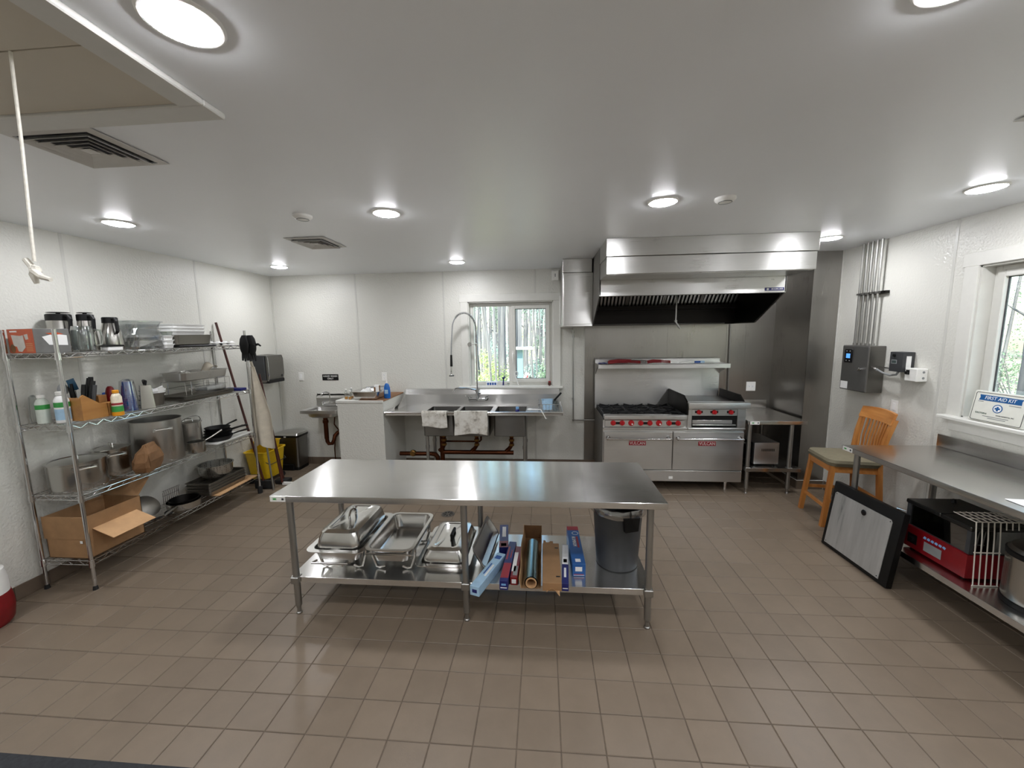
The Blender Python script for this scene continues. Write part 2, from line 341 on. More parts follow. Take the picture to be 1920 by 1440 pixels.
# tiled skirting
def skirt(name,axis,pos,inn,u0,u1):
    n=max(1,round((u1-u0)/TX)); p=(u1-u0)/n
    a0,a1=sorted((pos,pos+inn*.006)); bo=B()
    (bo.box(u0,u1,a0,a1,0,.1) if axis=='y' else bo.box(a0,a1,u0,u1,0,.1)); o=struct(bo.obj(name,'grout'))
    q0,q1=sorted((pos+inn*.004,pos+inn*.011)); me=None
    for k in range(n):
        b=B(); c=u0+(k+.5)*p; h=p/2-.0022
        if me is None:
            (b.box(-h,h,q0-pos,q1-pos,0,.104,.002,1) if axis=='y' else b.box(q0-pos,q1-pos,-h,h,0,.104,.002,1)); me=b.mesh('skirting_tile','base_tile')
        t=bpy.data.objects.new('skirting_tile',me); COL.objects.link(t); t.parent=o; t.location=(c,pos,.001) if axis=='y' else (pos,c,.001)
    return o
skirt('baseboard_left','x',XL,1,YF,YB); skirt('baseboard_back','y',YB,-1,XL,CX-.01); skirt('baseboard_right','x',XR,-1,YF,CY-.02)
skirt('baseboard_chase_front','y',CY-.006,-1,CX-.012,XR-.014); skirt('baseboard_chase_side','x',CX-.004,-1,CY-.01,YB-.02)
b=B(); b.tube([(CX-.02,YB-.1,.107),(CX-.02,CY-.02,.107),(XR-.02,CY-.02,.107)],.004,6); b.obj('caulk_line','white',ch)
# half-height partition left of the sink
PX0,PX1,PY0,PZ=-2.52,-1.951,4.55,1.035
b=B(); b.box(PX0,PX1,PY0,YB,0,PZ); hw=struct(b.obj('wall_partition','plaster'))
B().box(PX0-.004,PX1+.004,PY0-.005,PY0-.0003,.0,PZ,.001,1).obj('panel','frp',hw); B().box(PX1+.0003,PX1+.005,PY0,YB-.002,0,PZ).obj('panel','frp',hw); B().box(PX0-.005,PX0-.0003,PY0,YB-.002,0,PZ).obj('panel','frp',hw)
B().box(PX0-.012,PX1+.012,PY0-.014,YB-.004,PZ,PZ+.016,.003,1).obj('cap','cap_wood',hw)
B().box(PX0-.014,PX0+.26,PY0-.016,YB-.006,PZ+.0163,PZ+.020,.001,1).obj('cap_sheet','white_trim',hw)
B().box(PX0-.014,PX1+.014,PY0-.019,PY0-.006,PZ-.012,PZ+.018,.002,1).obj('edge_trim','white_trim',hw)
# ---------------------------------------------------------------- windows
def bx(b,axis,pos,out,u0,u1,d0,d1,z0,z1,bev=0):
    a0,a1=sorted((pos+out*d0,pos+out*d1))
    return b.box(u0,u1,a0,a1,z0,z1,bev,1) if axis=='y' else b.box(a0,a1,u0,u1,z0,z1,bev,1)
def window(name,axis,pos,out,hole,mull,sash_hi,sill0,sill1):
    u0,u1,z0,z1=hole; m='white_trim'
    b=B()
    for q in((u0-.001,u0+.012,z0,z1),(u1-.012,u1+.001,z0,z1),(u0,u1,z1-.012,z1+.001),(u0,u1,z0-.001,z0+.012)): bx(b,axis,pos,out,q[0],q[1],-.002,.16,q[2],q[3])
    wo=struct(b.obj(name,m))
    b=B(); f=.045; d0,d1=.0865,.135
    for q in((u0+.012,u0+.012+f,z0+.012,z1-.012),(u1-.012-f,u1-.012,z0+.012,z1-.012),(u0+.012+f,u1-.012-f,z1-.012-f,z1-.012),(u0+.012+f,u1-.012-f,z0+.012,z0+.012+f),(mull-.028,mull+.028,z0+.012+f,z1-.012-f)): bx(b,axis,pos,out,q[0],q[1],d0,d1,q[2],q[3],.004)
    b.obj('window_frame',m,wo)
    lo,hi=(mull+.028,u1-.012-f) if sash_hi else (u0+.012+f,mull-.028)
    b=B(); s=.05; zz0,zz1=z0+.012+f-.012,z1-.012-f+.012; lo-=.012;hi+=.012
    for q in((lo,lo+s,zz0,zz1),(hi-s,hi,zz0,zz1),(lo+s,hi-s,zz1-s,zz1),(lo+s,hi-s,zz0,zz0+s)): bx(b,axis,pos,out,q[0],q[1],.068,.118,q[2],q[3],.004)
    so=b.obj('sash',m,wo)
    b=B(); g=.006
    for q in((lo+s-g,lo+s+g,zz0+s,zz1-s),(hi-s-g,hi-s+g,zz0+s,zz1-s),(lo+s,hi-s,zz1-s-g,zz1-s+g),(lo+s,hi-s,zz0+s-g,zz0+s+g)): bx(b,axis,pos,out,q[0],q[1],.094,.104,q[2],q[3])
    b.obj('gasket','dark_grey',so)
    b=B(); bx(b,axis,pos,out,lo+s,hi-s,.097,.101,zz0+s,zz1-s); b.obj('pane','glass',so)
    a,c=(u0+.012+f,mull-.028) if sash_hi else (mull+.028,u1-.012-f)
    b=B(); bx(b,axis,pos,out,a,c,.107,.111,z0+.012+f,z1-.012-f); b.obj('pane','glass',wo)
    for (p,q,r_,s_) in((u0-.10,u0,z0-.02,z1),(u1,u1+.10,z0-.02,z1),(u0-.115,u1+.115,z1,z1+.1)):
        b=B(); bx(b,axis,pos,out,p,q,-.019,-.0005,r_,s_,.003); b.obj('casing',m,wo)
    b=B(); bx(b,axis,pos,out,sill0,sill1,-.075,.09,z0-.025,z0+.004,.006); b.obj('window_sill',m,wo)
    return wo,lo,hi
w1,lo1,hi1=window('window_1','y',YB,1,W1,-.44,True,-1.146,.262)
w2,_,_=window('window_2','x',XR,1,W2,2.55,True,1.83,3.345)
b=B(); b.box(XR-.02,XR-.0005,1.87,3.30,1.035,1.118,.003,1); b.obj('apron','white_trim',w2)
# casement lock handle on the back window
b=B(); yy=YB+.068; b.box(-.425,-.395,yy-.008,yy,1.52,1.60,.003,1); b.tube([(-.41,yy-.006,1.56),(-.41,yy-.03,1.555),(-.408,yy-.034,1.50),(-.406,yy-.03,1.44)],[.011,.011,.009,.007],8); b.obj('window_handle','white',w1)
# ---------------------------------------------------------------- ceiling lamps
emit('lamp_lens','#f9faff',LAMP_STRENGTH)
LAMPS=[(-.94,1.07,'front left of room, beside attic hatch'),(1.0,1.12,'at top right edge of picture'),(-3.03,2.70,'above steel wire shelves'),(-1.06,2.715,'left of centre, nearest round detector'),(.773,2.715,'in front of range hood, right of centre'),(2.66,2.70,'above right work table'),(-3.12,4.555,'in back left corner'),(-.985,4.585,'above three bowl sink'),(2.633,3.95,'right of range hood'),
 (-3.03,.9,'added for light, unseen near left wall'),(-2.9,-.7,'added for light, unseen behind camera, left'),(-.94,-.7,'added for light, unseen behind camera, middle left'),(1.0,-.7,'added for light, unseen behind camera, middle right'),(2.66,1.07,'added for light, unseen on right wall side'),(2.66,-.7,'added for light, unseen behind camera, right')]  # lamps on this line are unseen, added for the light they give
def lampmesh():
    r=.084
    a=B().lathe([(r+.012,0),(r+.012,-.003),(r+.006,-.0075),(r,-.008),(r,-.004)],32,cap0=False,cap1=False).mesh('lamp_trim','white')
    c=B().lathe([(r-.0005,-.0042),(r*.95,-.009),(r*.8,-.0135),(r*.4,-.0165),(0,-.0175)],32,cap0=False).mesh('lamp_lens','lamp_lens')
    return a,c
lt,ll=lampmesh()
for x,y,d in LAMPS:
    t=thing('ceiling_lamp','round white recessed ceiling lamp '+d,'ceiling lamp',(x,y,H),0,'recessed ceiling lamps')
    for n,me in(('trim_ring',lt),('lens',ll)):
        o=bpy.data.objects.new(n,me); COL.objects.link(o); o.parent=t
# ================================================================ range hood
hx0,hx1,hy0,hy1=.568,2.372,3.678,4.08
hood=thing('range_hood','large stainless steel exhaust hood over the range, reaching the ceiling','range hood',(1.47,4.66,1.915))
B().box(hx0,hx1,hy0,hy1-.001,2.508,2.6635,.003,1).wobj('upper_shroud','steel',hood)
pl=B().box(hx0+.004,hx1-.012,hy0+.004,hy1-.001,2.352,2.504,.003,1).wobj('supply_plenum','steel',hood)
for x0,x1 in((hx0+.02,1.40),(1.406,hx1-.025)): B().box(x0,x1,hy0+.02,hy1-.02,2.348,2.3515).wobj('underside_panel','steel',hood)
b=B(); b.box(hx0,2.352,hy1,hy1+.014,2.203,2.351,.002,1); b.box(hx0,2.352,hy1+.0005,hy1+.075,2.196,2.204); b.box(hx0,2.352,hy1+.067,hy1+.075,2.196,2.225); b.wobj('front_panel','steel',hood)
prof=[(hy1,2.351),(hy1,2.2),(4.6,1.915),(YB-.012,1.915),(YB-.012,2.663),(hy1,2.663)]
for x0,x1 in((hx0-.001,hx0+.012),(2.341,2.354)): B().prism(prof,x0,x1,'x').wobj('end_panel','steel_dark',hood)
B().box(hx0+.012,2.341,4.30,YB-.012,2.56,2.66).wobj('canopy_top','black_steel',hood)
for x0,x1 in((hx0+.0122,hx0+.0135),(2.3395,2.3408)): B().prism([(hy1+.08,2.34),(hy1+.08,2.17),(4.605,1.925),(5.06,1.925),(5.06,2.10),(4.69,2.55),(hy1+.08,2.55)],x0,x1,'x').wobj('shade_liner','black_steel',hood)  # added plates, coloured dark for the shade inside the hood ends
b=B(); b.box(hx0+.012,2.341,5.07,YB-.012,1.918,2.11); b.box(hx0+.012,2.341,4.985,5.07,2.10,2.118); b.box(hx0+.012,2.341,4.98,4.99,2.10,2.15); b.wobj('back_plenum','black_steel',hood)  # plenum steel coloured black to carry the hood's interior shade
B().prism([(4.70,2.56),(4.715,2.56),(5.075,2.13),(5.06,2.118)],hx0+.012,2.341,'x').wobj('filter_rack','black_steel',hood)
for k in range(4):
    x0=hx0+.02+k*.4385; b=B(); d=Vector((0,.36,-.43)).normalized(); nrm=Vector((0,-.43,-.36)).normalized(); p0=Vector((0,4.70,2.55))
    for (u0,u1,v0,v1) in((0,.018,0,.55),(.4185,.4365,0,.55),(0,.4365,0,.02),(0,.4365,.53,.55)):
        c=p0+d*((v0+v1)/2)+nrm*.012; b.rbox(x0+(u0+u1)/2,c.y,c.z,u1-u0,v1-v0,.02,Matrix(((1,0,0),(0,d.y,nrm.y),(0,d.z,nrm.z))))
    fo=b.wobj('grease_filter','steel_dark',hood)
    b=B()
    for j in range(9):
        c=p0+d*.275+nrm*.014; b.rbox(x0+.018+(j+.5)*.4,c.y,c.z,.026,.51,.014,Matrix(((1,0,0),(0,d.y,nrm.y),(0,d.z,nrm.z)))) if False else b.rbox(x0+.018+(j+.5)*.4/9,c.y,c.z,.022,.51,.012,Matrix(((1,0,0),(0,d.y,nrm.y),(0,d.z,nrm.z))),.004)
    b.obj('baffles','steel',fo)
b=B(); b.tube([(1.50,4.62,2.5),(1.50,4.62,1.99),(1.50,4.62,1.945),(1.515,4.61,1.915),(1.54,4.60,1.87)],.009,8); b.cyl((1.50,4.62,1.96),(1.50,4.62,1.935),.017); b.cyl((1.515,4.61,1.915),(1.545,4.598,1.86),.014,.010); b.wobj('suppression_nozzle','galv',hood)
B().tube([(.62,5.0,2.12),(.62,5.0,1.925),(2.2,5.0,1.925)],.008,6).wobj('drip_channel','steel_dark',hood)
lp=B().box(2.155,2.335,hy1-.0025,hy1,2.213,2.243,.001,1).wobj('maker_plate','navy',hood)
W(text('ECON-AIR',.023,'white',hood,frame_m((2.27,hy1-.003,2.228),(1,0,0),(0,0,1)),sx=1.0))
b=B()
for a in(45,135):
    b.rbox(2.182,hy1-.003,2.228,.024,.0012,.004,Matrix.Rotation(R(a),3,'Y'))
for a in range(4): b.rbox(2.182+.0075*math.cos(PI/2*a),hy1-.003,2.228+.0075*math.sin(PI/2*a),.006,.0012,.005)
b.wobj('star_emblem','white',hood)
b=B()
for x in(2.22,2.235): b.cyl((x,hy1,2.32),(x,hy1-.006,2.32),.006,seg=8)
b.wobj('rivet','steel',hood)
# hood end cabinet
cab=thing('suppression_cabinet','tall stainless cabinet hung beside hood, right of window','cabinet',(.395,4.92,1.905))
B().box(.226,.566,4.6,YB-.01,1.905,2.508,.003,1).wobj('cabinet_body','steel',cab); B().box(.226,.556,4.606,YB-.01,2.512,2.663,.002,1).wobj('upper_trim','steel',cab)
B().box(.236,.548,4.592,4.5995,1.93,2.49,.002,1).wobj('door','steel',cab)
b=B(); b.box(.21,.2255,5.05,5.10,1.94,2.30,.003,1); b.wobj('cable_cover','white',cab)
gp=thing('gas_pipe','thin grey pipe running down wall from cabinet to the range','pipe',(.40,5.21,.668))
b=B(); b.tube([(.394,5.20,1.904),(.396,5.20,1.3),(.40,5.20,.70),(.405,5.20,.675),(.43,5.20,.668),(.7,5.20,.668)],.0095,8); b.wobj('pipe','galv',gp)
for z,r_ in((1.86,.018),(1.80,.014)): B().cyl((.394,5.2,z),(.394,5.2,z-.03),r_,seg=10).wobj('coupling','galv',gp)
B().ball((.402,5.2,.672),.017,10).wobj('elbow','galv',gp); B().box(.385,.41,5.205,YB-.001,.95,.965).wobj('clip','galv',gp)
cdt=thing('steel_conduit','thin steel conduit on panelled wall behind right griddle guard','conduit',(2.38,5.225,1.02))
B().tube([(2.375,5.225,1.914),(2.39,5.225,1.02)],.008,8).wobj('tube','galv',cdt); B().box(2.36,2.41,5.23,YB-.007,1.40,1.412).wobj('clip','galv',cdt)
# ================================================================ range
rg=thing('range','six burner stainless gas range with raised griddle and two ovens','range',(1.46,4.82,0))
RY=4.438; x0,x1,xm=.682,2.238,1.614
b=B(); b.box(x0,x1,RY+.03,5.19,.13,.73); b.box(x0,x1,RY+.03,5.19,.73,.84); b.box(xm,x1,RY+.03,5.19,.84,.97); b.wobj('body','steel',rg)
B().box(x0-.001,x0+.0,RY+.03,5.19,.13,.86).wobj('side_skin','steel_dark',rg)
B().box(x0+.004,xm-.004,RY-.012,RY+.06,.846,.902,.016,3).wobj('front_rail','steel',rg)
B().box(x0+.02,xm-.03,RY+.012,RY+.03,.762,.838,.002,1).wobj('control_panel','steel',rg)
B().box(x0,xm-.002,RY-.004,RY+.04,.738,.756,.004,1).wobj('ledge','steel',rg)
B().box(xm+.002,x1,RY-.010,RY+.04,.736,.754,.004,1).wobj('ledge','steel',rg)
B().box(xm,xm+.045,RY+.004,RY+.04,.757,.972,.002,1).wobj('corner_post','steel',rg); B().box(x1-.088,x1,RY+.004,RY+.04,.757,.972,.002,1).wobj('corner_post','steel',rg)
B().box(xm+.046,x1-.089,RY+.008,RY+.03,.892,.966,.002,1).wobj('griddle_control_panel','steel',rg)
# broiler slot: dark cavity with rack
b=B(); b.box(xm+.046,x1-.089,RY+.022,RY+.0299,.757,.891); b.wobj('broiler_cavity','black',rg)
b=B(); b.box(xm+.055,x1-.14,RY+.010,RY+.0215,.80,.84,.002,1); b.box(xm+.055,x1-.10,RY+.004,RY+.0215,.782,.790,.001,1); b.wobj('broiler_drawer','steel',rg)
# griddle
B().box(xm-.006,x1+.03,RY-.03,RY+.10,.974,1.043,.008,2).wobj('griddle_rail','steel',rg)
B().box(xm,x1,RY+.10,5.12,.972,1.012,.003,1).wobj('griddle_plate','steel_dark',rg)
gl=[(4.441,.90),(4.441,1.03),(4.583,1.104),(5.12,1.104),(5.12,.90)]; gr=[(4.50,.975),(4.50,1.045),(4.60,1.108),(5.12,1.108),(5.12,.975)]
B().prism(gl,xm-.012,xm+.006,'x').wobj('side_guard','black_steel',rg); B().prism(gr,x1-.006,x1+.008,'x').wobj('side_guard','black_steel',rg)
# backguard + high shelf
B().box(.672,2.232,5.13,5.19,.84,1.492,.004,1).wobj('backguard','steel',rg)
b=B(); b.box(.672,2.232,4.85,5.13,1.432,1.442); b.box(.672,2.232,4.846,4.862,1.388,1.442,.003,1)
sh=b.wobj('high_shelf','steel',rg)
for x in(.672,2.222): B().prism([(4.862,1.432),(5.13,1.30),(5.13,1.432)],x,x+.01,'x').obj('bracket','steel',sh)
# doors
for dx0,dx1 in((x0+.008,1.458),(1.466,x1-.006)):
    d=B().box(dx0,dx1,RY,RY+.028,.262,.705,.004,1).wobj('oven_door','steel',rg)
    b=B(); b.cyl((dx0+.035,RY-.055,.636),(dx1-.035,RY-.055,.636),.0125,seg=12)
    for x in(dx0+.05,dx1-.05): b.cyl((x,RY,.636),(x,RY-.052,.636),.013,.011); b.cyl((x,RY,.636),(x,RY-.006,.636),.026,seg=14)
    for x,s in((dx0+.035,-1),(dx1-.035,1)): b.ball((x,RY-.055,.636),.0165,10)
    b.obj('door_handle','chrome',d)
    mx=1.068 if dx0<1 else 1.835
    B().box(mx-.095,mx+.095,RY-.004,RY,.549,.6,.002,1).obj('badge','label_red',d)
    text('VULCAN',.05,'white',d,frame_m((mx,RY-.0045,.574),(1,0,0),(0,0,1)),sx=.88)
b=B(); b.box(x0+.01,x1-.008,RY+.004,RY+.03,.125,.252,.003,1); kp=b.wobj('kick_panel','steel',rg)
B().box(1.43,1.475,RY+.002,RY+.0045,.155,.185).obj('rating_label','white',kp)
for x in(x0+.14,x1-.14):
    for y in(RY+.10,5.12):
        b=B(); b.cyl((x,y,.13),(x,y,.035),.022,.019,12); b.cyl((x,y,.035),(x,y,0),.016,.021,12); b.wobj('leg','chrome',rg)
# knobs
for k,x in enumerate((.794,.895,.996,1.102,1.203,1.303,1.414,1.513)):
    oven=k in(2,5); b=B(); y=RY+.012
    b.cyl((x,y,.806),(x,y-.006,.806),.030 if not oven else .033,seg=20); b.cyl((x,y-.006,.806),(x,y-.024,.806),.026,.023,20); b.box(x-.007,x+.007,y-.034,y-.022,.784,.828,.003,1)
    ko=b.wobj('knob','knob_red',rg)
    if oven: B().cyl((x+.004,y-.0345,.80),(x+.004,y-.0365,.80),.009,seg=12).obj('pointer_cap','white',ko)
for x in(.845,1.152,1.463): B().box(x-.034,x+.034,RY+.0075,RY+.0118,.79,.818).wobj('bezel','black',rg)
for x in(1.733,1.899,2.076):
    b=B(); y=RY+.008; b.box(x-.042,x+.042,y-.003,y,.922,.948,.001,1); bz=b.wobj('bezel','black',rg)
    b=B(); b.cyl((x,y,.934),(x,y-.02,.934),.027,.023,18); b.box(x-.007,x+.007,y-.032,y-.018,.912,.956,.003,1); b.wobj('knob','knob_red',rg)
# burner deck and cast grates
B().box(x0+.012,xm-.014,RY+.061,5.125,.842,.866,.002,1).wobj('burner_tray','black',rg)
for ix in range(3):
    for iy in range(2):
        gx=x0+.016+ix*.305; gy=RY+.066+iy*.31; gw,gd=.298,.302; b=B(); z0,z1=.884,.902
        for (u0,u1,v0,v1) in((0,gw,0,.014),(0,gw,gd-.014,gd),(0,.014,0,gd),(gw-.014,gw,0,gd)): b.box(gx+u0,gx+u1,gy+v0,gy+v1,.872,.896,.003,1)
        cx_,cy2=gx+gw/2,gy+gd/2
        for a in range(8):
            A=PI/4*a; c,s=math.cos(A),math.sin(A); l=(.135 if a%2==0 else .165)
            b.rbox(cx_+c*(l+.035)/2,cy2+s*(l+.035)/2,z1-.008+.012*(a%2),l-.03,.010,.016,Matrix.Rotation(A,3,'Z')@Matrix.Rotation(R(-3),3,'Y'),.002)
        go=b.wobj('grate','iron',rg)
        b=B(); b.lathe([(.055,.866),(.055,.876),(.04,.884),(.0,.886)],16,(cx_,cy2,0)); b.wobj('burner','iron',rg)
# utensils on the high shelf
def tongs(name,label,mat,loc,rz,tip='chrome',n=2,l=.36):
    t=thing(name,label,'tongs',loc,rz)
    for k in range(n):
        b=B(); z=.012+.016*k; b.tube([(-l/2,0.012*(k-.5),z),(-l/4,.02*(k-.5),z+.012),(l/10,.016*(k-.5),z+.010)],[.010,.013,.011],8); b.obj('handle_grip',mat,t)
        b=B(); b.tube([(l/10,.016*(k-.5),z+.010),(l*.35,.014*(k-.5),z+.002),(l/2,.006*(k-.5),z)],[.006,.007,.009],8); b.obj('arm',tip,t)
    return t
tongs('tongs','red handled tongs lying at left end of range shelf','red',(1.0,4.93,1.442),R(4),'red',2,.40)
tongs('tongs','second pair of red and steel tongs stacked behind the first','red',(1.06,5.03,1.442),R(-3),'chrome',2,.46)
tongs('tongs','short red tongs at middle of range shelf','red',(1.42,4.94,1.442),R(2),'red',2,.28)
kn=thing('kitchen_knife','long knife with blue and white handle on range shelf','knife',(1.83,4.95,1.442),R(3))
B().prism([(-.18,.002),(.02,.002),(.02,.026),(-.15,.02)],-.0015,.0015,'y').obj('blade','chrome',kn); B().box(.02,.09,-.009,.009,.004,.028,.004).obj('handle_grip','blue',kn); B().box(.09,.14,-.009,.009,.004,.028,.004).obj('handle_end','light_blue',kn)
bl=thing('blue_cloth','folded dark blue cloth under the tongs on range shelf','cloth',(.745,4.97,1.442))
B().solid(lambda u,v:((u-.5)*.11,(v-.5)*.10,.003+.006*math.sin(u*7)*math.sin(v*5)+.004),8,5,(0,0,.006)).obj('cloth','navy',bl)
# ================================================================ small steel table beside the range
def steel_table(name,label,x0,x1,y0,y1,z,splash=None,under=.28,mat='steel_top',legs=None,und_in=.05,tagpos=None,leg_r=.021):
    t=thing(name,label,'work table',((x0+x1)/2,(y0+y1)/2,0))
    b=B(); b.box(x0,x1,y0,y1,z-.040,z,.005,3)
    top=b.wobj('tabletop',mat,t)
    if splash=='y': B().box(x0,x1,y1-.022,y1-.0005,z+.0005,z+.10,.004,2).wobj('backsplash',mat,t)
    if splash=='x': B().box(x1-.022,x1-.0005,y0,y1,z+.0005,z+.10,.004,2).wobj('backsplash',mat,t)
    if under: 
        u=und_in; b=B(); b.box(x0+u,x1-u,y0+u,y1-u,under-.002,under,.001,1); b.box(x0+u,x1-u,y0+u,y0+u+.002,under-.04,under-.001); b.box(x0+u,x1-u,y1-u-.002,y1-u,under-.04,under-.001); b.box(x0+u,x0+u+.002,y0+u,y1-u,under-.04,under-.001); b.box(x1-u-.002,x1-u,y0+u,y1-u,under-.04,under-.001)
        b.wobj('undershelf','steel_top' if mat=='steel_top' else mat,t)
    for (x,y) in legs:
        b=B(); b.cyl((x,y,z-.0405),(x,y,.06),leg_r,seg=14); b.cyl((x,y,.06),(x,y,.045),leg_r,leg_r*.7,14); lo=b.wobj('leg','galv',t)
        b=B(); b.cyl((x,y,.045),(x,y,.012),leg_r*.62,seg=12); b.lathe([(leg_r*.62,.012),(leg_r*.85,.008),(leg_r*.85,0)],12,(x,y,0)); b.obj('foot','galv',lo)
        if under: B().box(x-leg_r-.006,x+leg_r+.006,y-leg_r-.006,y+leg_r+.006,under-.043,under+.004,.004,1).obj('leg_collar','galv',lo)
    if tagpos:
        o,xd=tagpos; M=frame_m(o,xd,(0,0,1)); b=B(); b.rbox(0,0,0,.10,.034,.0014); lb=b.obj('maker_label','white',t); lb.data.transform(M); W(lb)
        b=B(); b.prism([(-.035,.006),(-.004,.006),(-.012,0),(-.004,-.006),(-.035,-.006),(-.027,0)],.0007,.0013,'z'); g=b.obj('print','green',lb); g.data.transform(M); g=B().rbox(.034,0,.001,.014,.014,.0008).obj('print','dark_grey',lb); g.data.transform(M)
    return t
steel_table('side_table','small stainless table beside the range, holding toaster oven below',2.252,2.868,4.40,5.235,.843,'y',.30,legs=[(2.287,4.445),(2.735,4.452),(2.30,5.16),(2.80,5.16)],und_in=.02,tagpos=((2.315,4.3985,.822),(1,0,0)))
to=thing('toaster_oven','stainless toaster oven with black front on shelf of small side table','toaster oven',(2.50,4.72,.302),R(-90))
# local: front faces -y (turned to face left, towards the range)
b=B(); b.box(-.22,.22,-.12,.15,.02,.27,.012,2); b.obj('casing','steel',to)
B().box(-.215,.215,-.135,-.119,.025,.262,.004,1).obj('front_frame','black',to); B().box(-.20,.10,-.141,-.134,.05,.235,.002,1).obj('door_glass','black_gloss',to)
B().tube([(-.17,-.142,.225),(-.17,-.165,.228),(.07,-.165,.228),(.07,-.142,.225)],.006,8).obj('door_handle','chrome',to)
for z in(.075,.14,.205): B().cyl((.155,-.135,z),(.155,-.155,z),.018,.015,14).obj('knob','chrome',to)
b=B()
for k in range(12): b.box(.2201,.2212,-.04+k*.012,-.034+k*.012,.17,.20)
b.obj('vent_slots','black',to)
for x in(-.18,.18):
    for y in(-.09,.12): B().cyl((x,y,.02),(x,y,0),.014,.012,10).obj('foot','black',to)
ou=thing('outlet','white double outlet on the steel wall above side table','outlet',(2.678,YB-.0065,1.113))
def outlet_parts(t,w=.075,h=.118,n=1,horizontal=False,kind='outlet'):
    B().box(-w/2,w/2,-.006,0,-h/2,h/2,.002,1).obj('cover_plate','white',t)
    if kind=='outlet':
        for k in(-1,1):
            cx_,cz=(k*.02,0) if horizontal else (0,k*.021)
            f=B().box(cx_-.014,cx_+.014,-.0075,-.0055,cz-.0155,cz+.0155,.001,1).obj('receptacle','paper',t)
            b=B()
            for s in(-1,1): b.box(cx_+s*.006-.0012,cx_+s*.006+.0012,-.0082,-.0074,cz-.001,cz+.008)
            b.cyl((cx_,-.0074,cz-.008),(cx_,-.0082,cz-.008),.0025,seg=8); b.obj('slots','dark_grey',f)
    else:
        B().box(-.016,.016,-.009,-.0055,-.033,.033,.002,1).obj('rocker','paper',t)
outlet_parts(ou,.115,.118,horizontal=True)
# ================================================================ three bowl sink
sk=thing('sink','long three bowl stainless sink with drainboards under the window','sink',(-.85,4.9,0))
sx0,sx1,sy0,sy1,sz=-1.93,.228,4.55,5.235,.905
bowls=[(-1.475,-1.092),(-1.055,-.655),(-.60,-.212)]; by0,by1=4.62,5.06
b=B()
for (p,q,r_,s_) in((sx0,bowls[0][0],sy0,5.16),(bowls[2][1],sx1,sy0,5.16),(bowls[0][1],bowls[1][0],sy0,5.16),(bowls[1][1],bowls[2][0],sy0,5.16)): b.box(p,q,r_,s_,sz-.03,sz-.022)
for u0,u1 in bowls: b.box(u0,u1,sy0,by0,sz-.03,sz-.022); b.box(u0,u1,by1,5.16,sz-.03,sz-.022)
b.wobj('deck','steel_top',sk)
b=B(); b.tube([(sx0+.005,5.12,sz+.02),(sx0,4.9,sz),(sx0,sy0,sz-.004),(sx1,sy0,sz-.004),(sx1,4.9,sz),(sx1-.005,5.12,sz+.02)],.014,8); b.box(sx0,sx1,sy0+.005,sy0+.02,sz-.04,sz-.004); b.box(sx0,sx0+.012,sy0,5.16,sz-.035,sz); b.box(sx1-.012,sx1,sy0,5.16,sz-.035,sz); b.wobj('rolled_rim','steel_top',sk)
b=B(); b.prism([(5.16,sz-.03),(5.20,sz-.03),(5.20,1.085),(5.235,1.085),(5.235,1.098),(5.19,1.098),(5.155,1.03),(5.16,1.03)],sx0+.05,sx1-.02,'x')
b.wobj('backsplash','steel',sk)
B().prism([(5.17,sz-.02),(5.17,1.09),(5.13,1.03),(4.90,sz),(4.90,sz-.03)],sx0+.035,sx0+.05,'x').wobj('end_splash','steel',sk)
for u0,u1 in bowls:
    b=B(); ring=lambda w,d,z,r_:rrect((u0+u1)/2,(by0+by1)/2,w,d,r_,z)
    w_,d_=u1-u0,by1-by0
    b.loft([ring(w_-.03,d_-.03,.602,.04),ring(w_-.012,d_-.012,sz-.024,.03),ring(w_,d_,sz-.022,.03),ring(w_,d_,.597,.02),ring(w_-.02,d_-.02,.59,.02)])
    bo=b.wobj('bowl','steel_dark',sk); b=B(); cx_=(u0+u1)/2
    b.cyl((cx_,4.84,.6025),(cx_,4.84,.606),.05,seg=18); b.obj('drain','chrome',bo)
    b=B(); b.cyl((cx_,4.84,.59),(cx_,4.84,.53),.045,.03,12); b.obj('strainer_body','brass',bo)
for x,y in((-1.452,4.68),(-.232,4.68),(-1.452,5.0),(-.232,5.0)):
    b=B(); b.cyl((x,y,.59),(x,y,.05),.020,seg=12); lo=b.wobj('leg','galv',sk); b=B(); b.cyl((x,y,.05),(x,y,0),.013,.019,10); b.obj('foot','galv',lo); B().cyl((x,y,.46),(x,y,.42),.026,seg=12).obj('collar','galv',lo)
b=B(); b.box(sx0+.09,sx0+.145,5.153,5.156,1.055,1.07); b.wobj('maker_label','white',sk)
# sink drain pipes
PY=4.88
B().cyl((-1.32,PY,.31),(-.385,PY,.31),.028,seg=12).wobj('main_pipe','copper',sk)
B().cyl((-2.0+.11,PY,.285),(-1.46,PY,.285),.028,seg=12).wobj('waste_pipe','copper',sk)
b=B(); b.ball((-1.71,PY-.01,.295),.045,12,(1,.8,1)); b.cyl((-1.71,PY,.295),(-1.71,PY-.05,.295),.03,seg=12); b.wobj('cleanout','brass',sk)
b=B(); b.tube([(-1.46,PY,.285),(-1.41,PY,.275),(-1.385,PY,.24),(-1.38,PY,.16)],.03,10); b.wobj('elbow','copper',sk)
for cx_ in(-1.283,-.855,-.406):
    b=B(); b.tube([(cx_,4.84,.53),(cx_,4.845,.45),(cx_-.005,4.86,.41),(cx_-.03,PY,.37),(cx_-.075,PY,.325)],[.024,.024,.024,.026,.028],10); p=b.wobj('tailpiece','copper',sk)
    for z in(.50,.44): B().cyl((cx_,4.842,z),(cx_,4.842,z-.025),.033,seg=10).obj('slip_nut','brass',p)
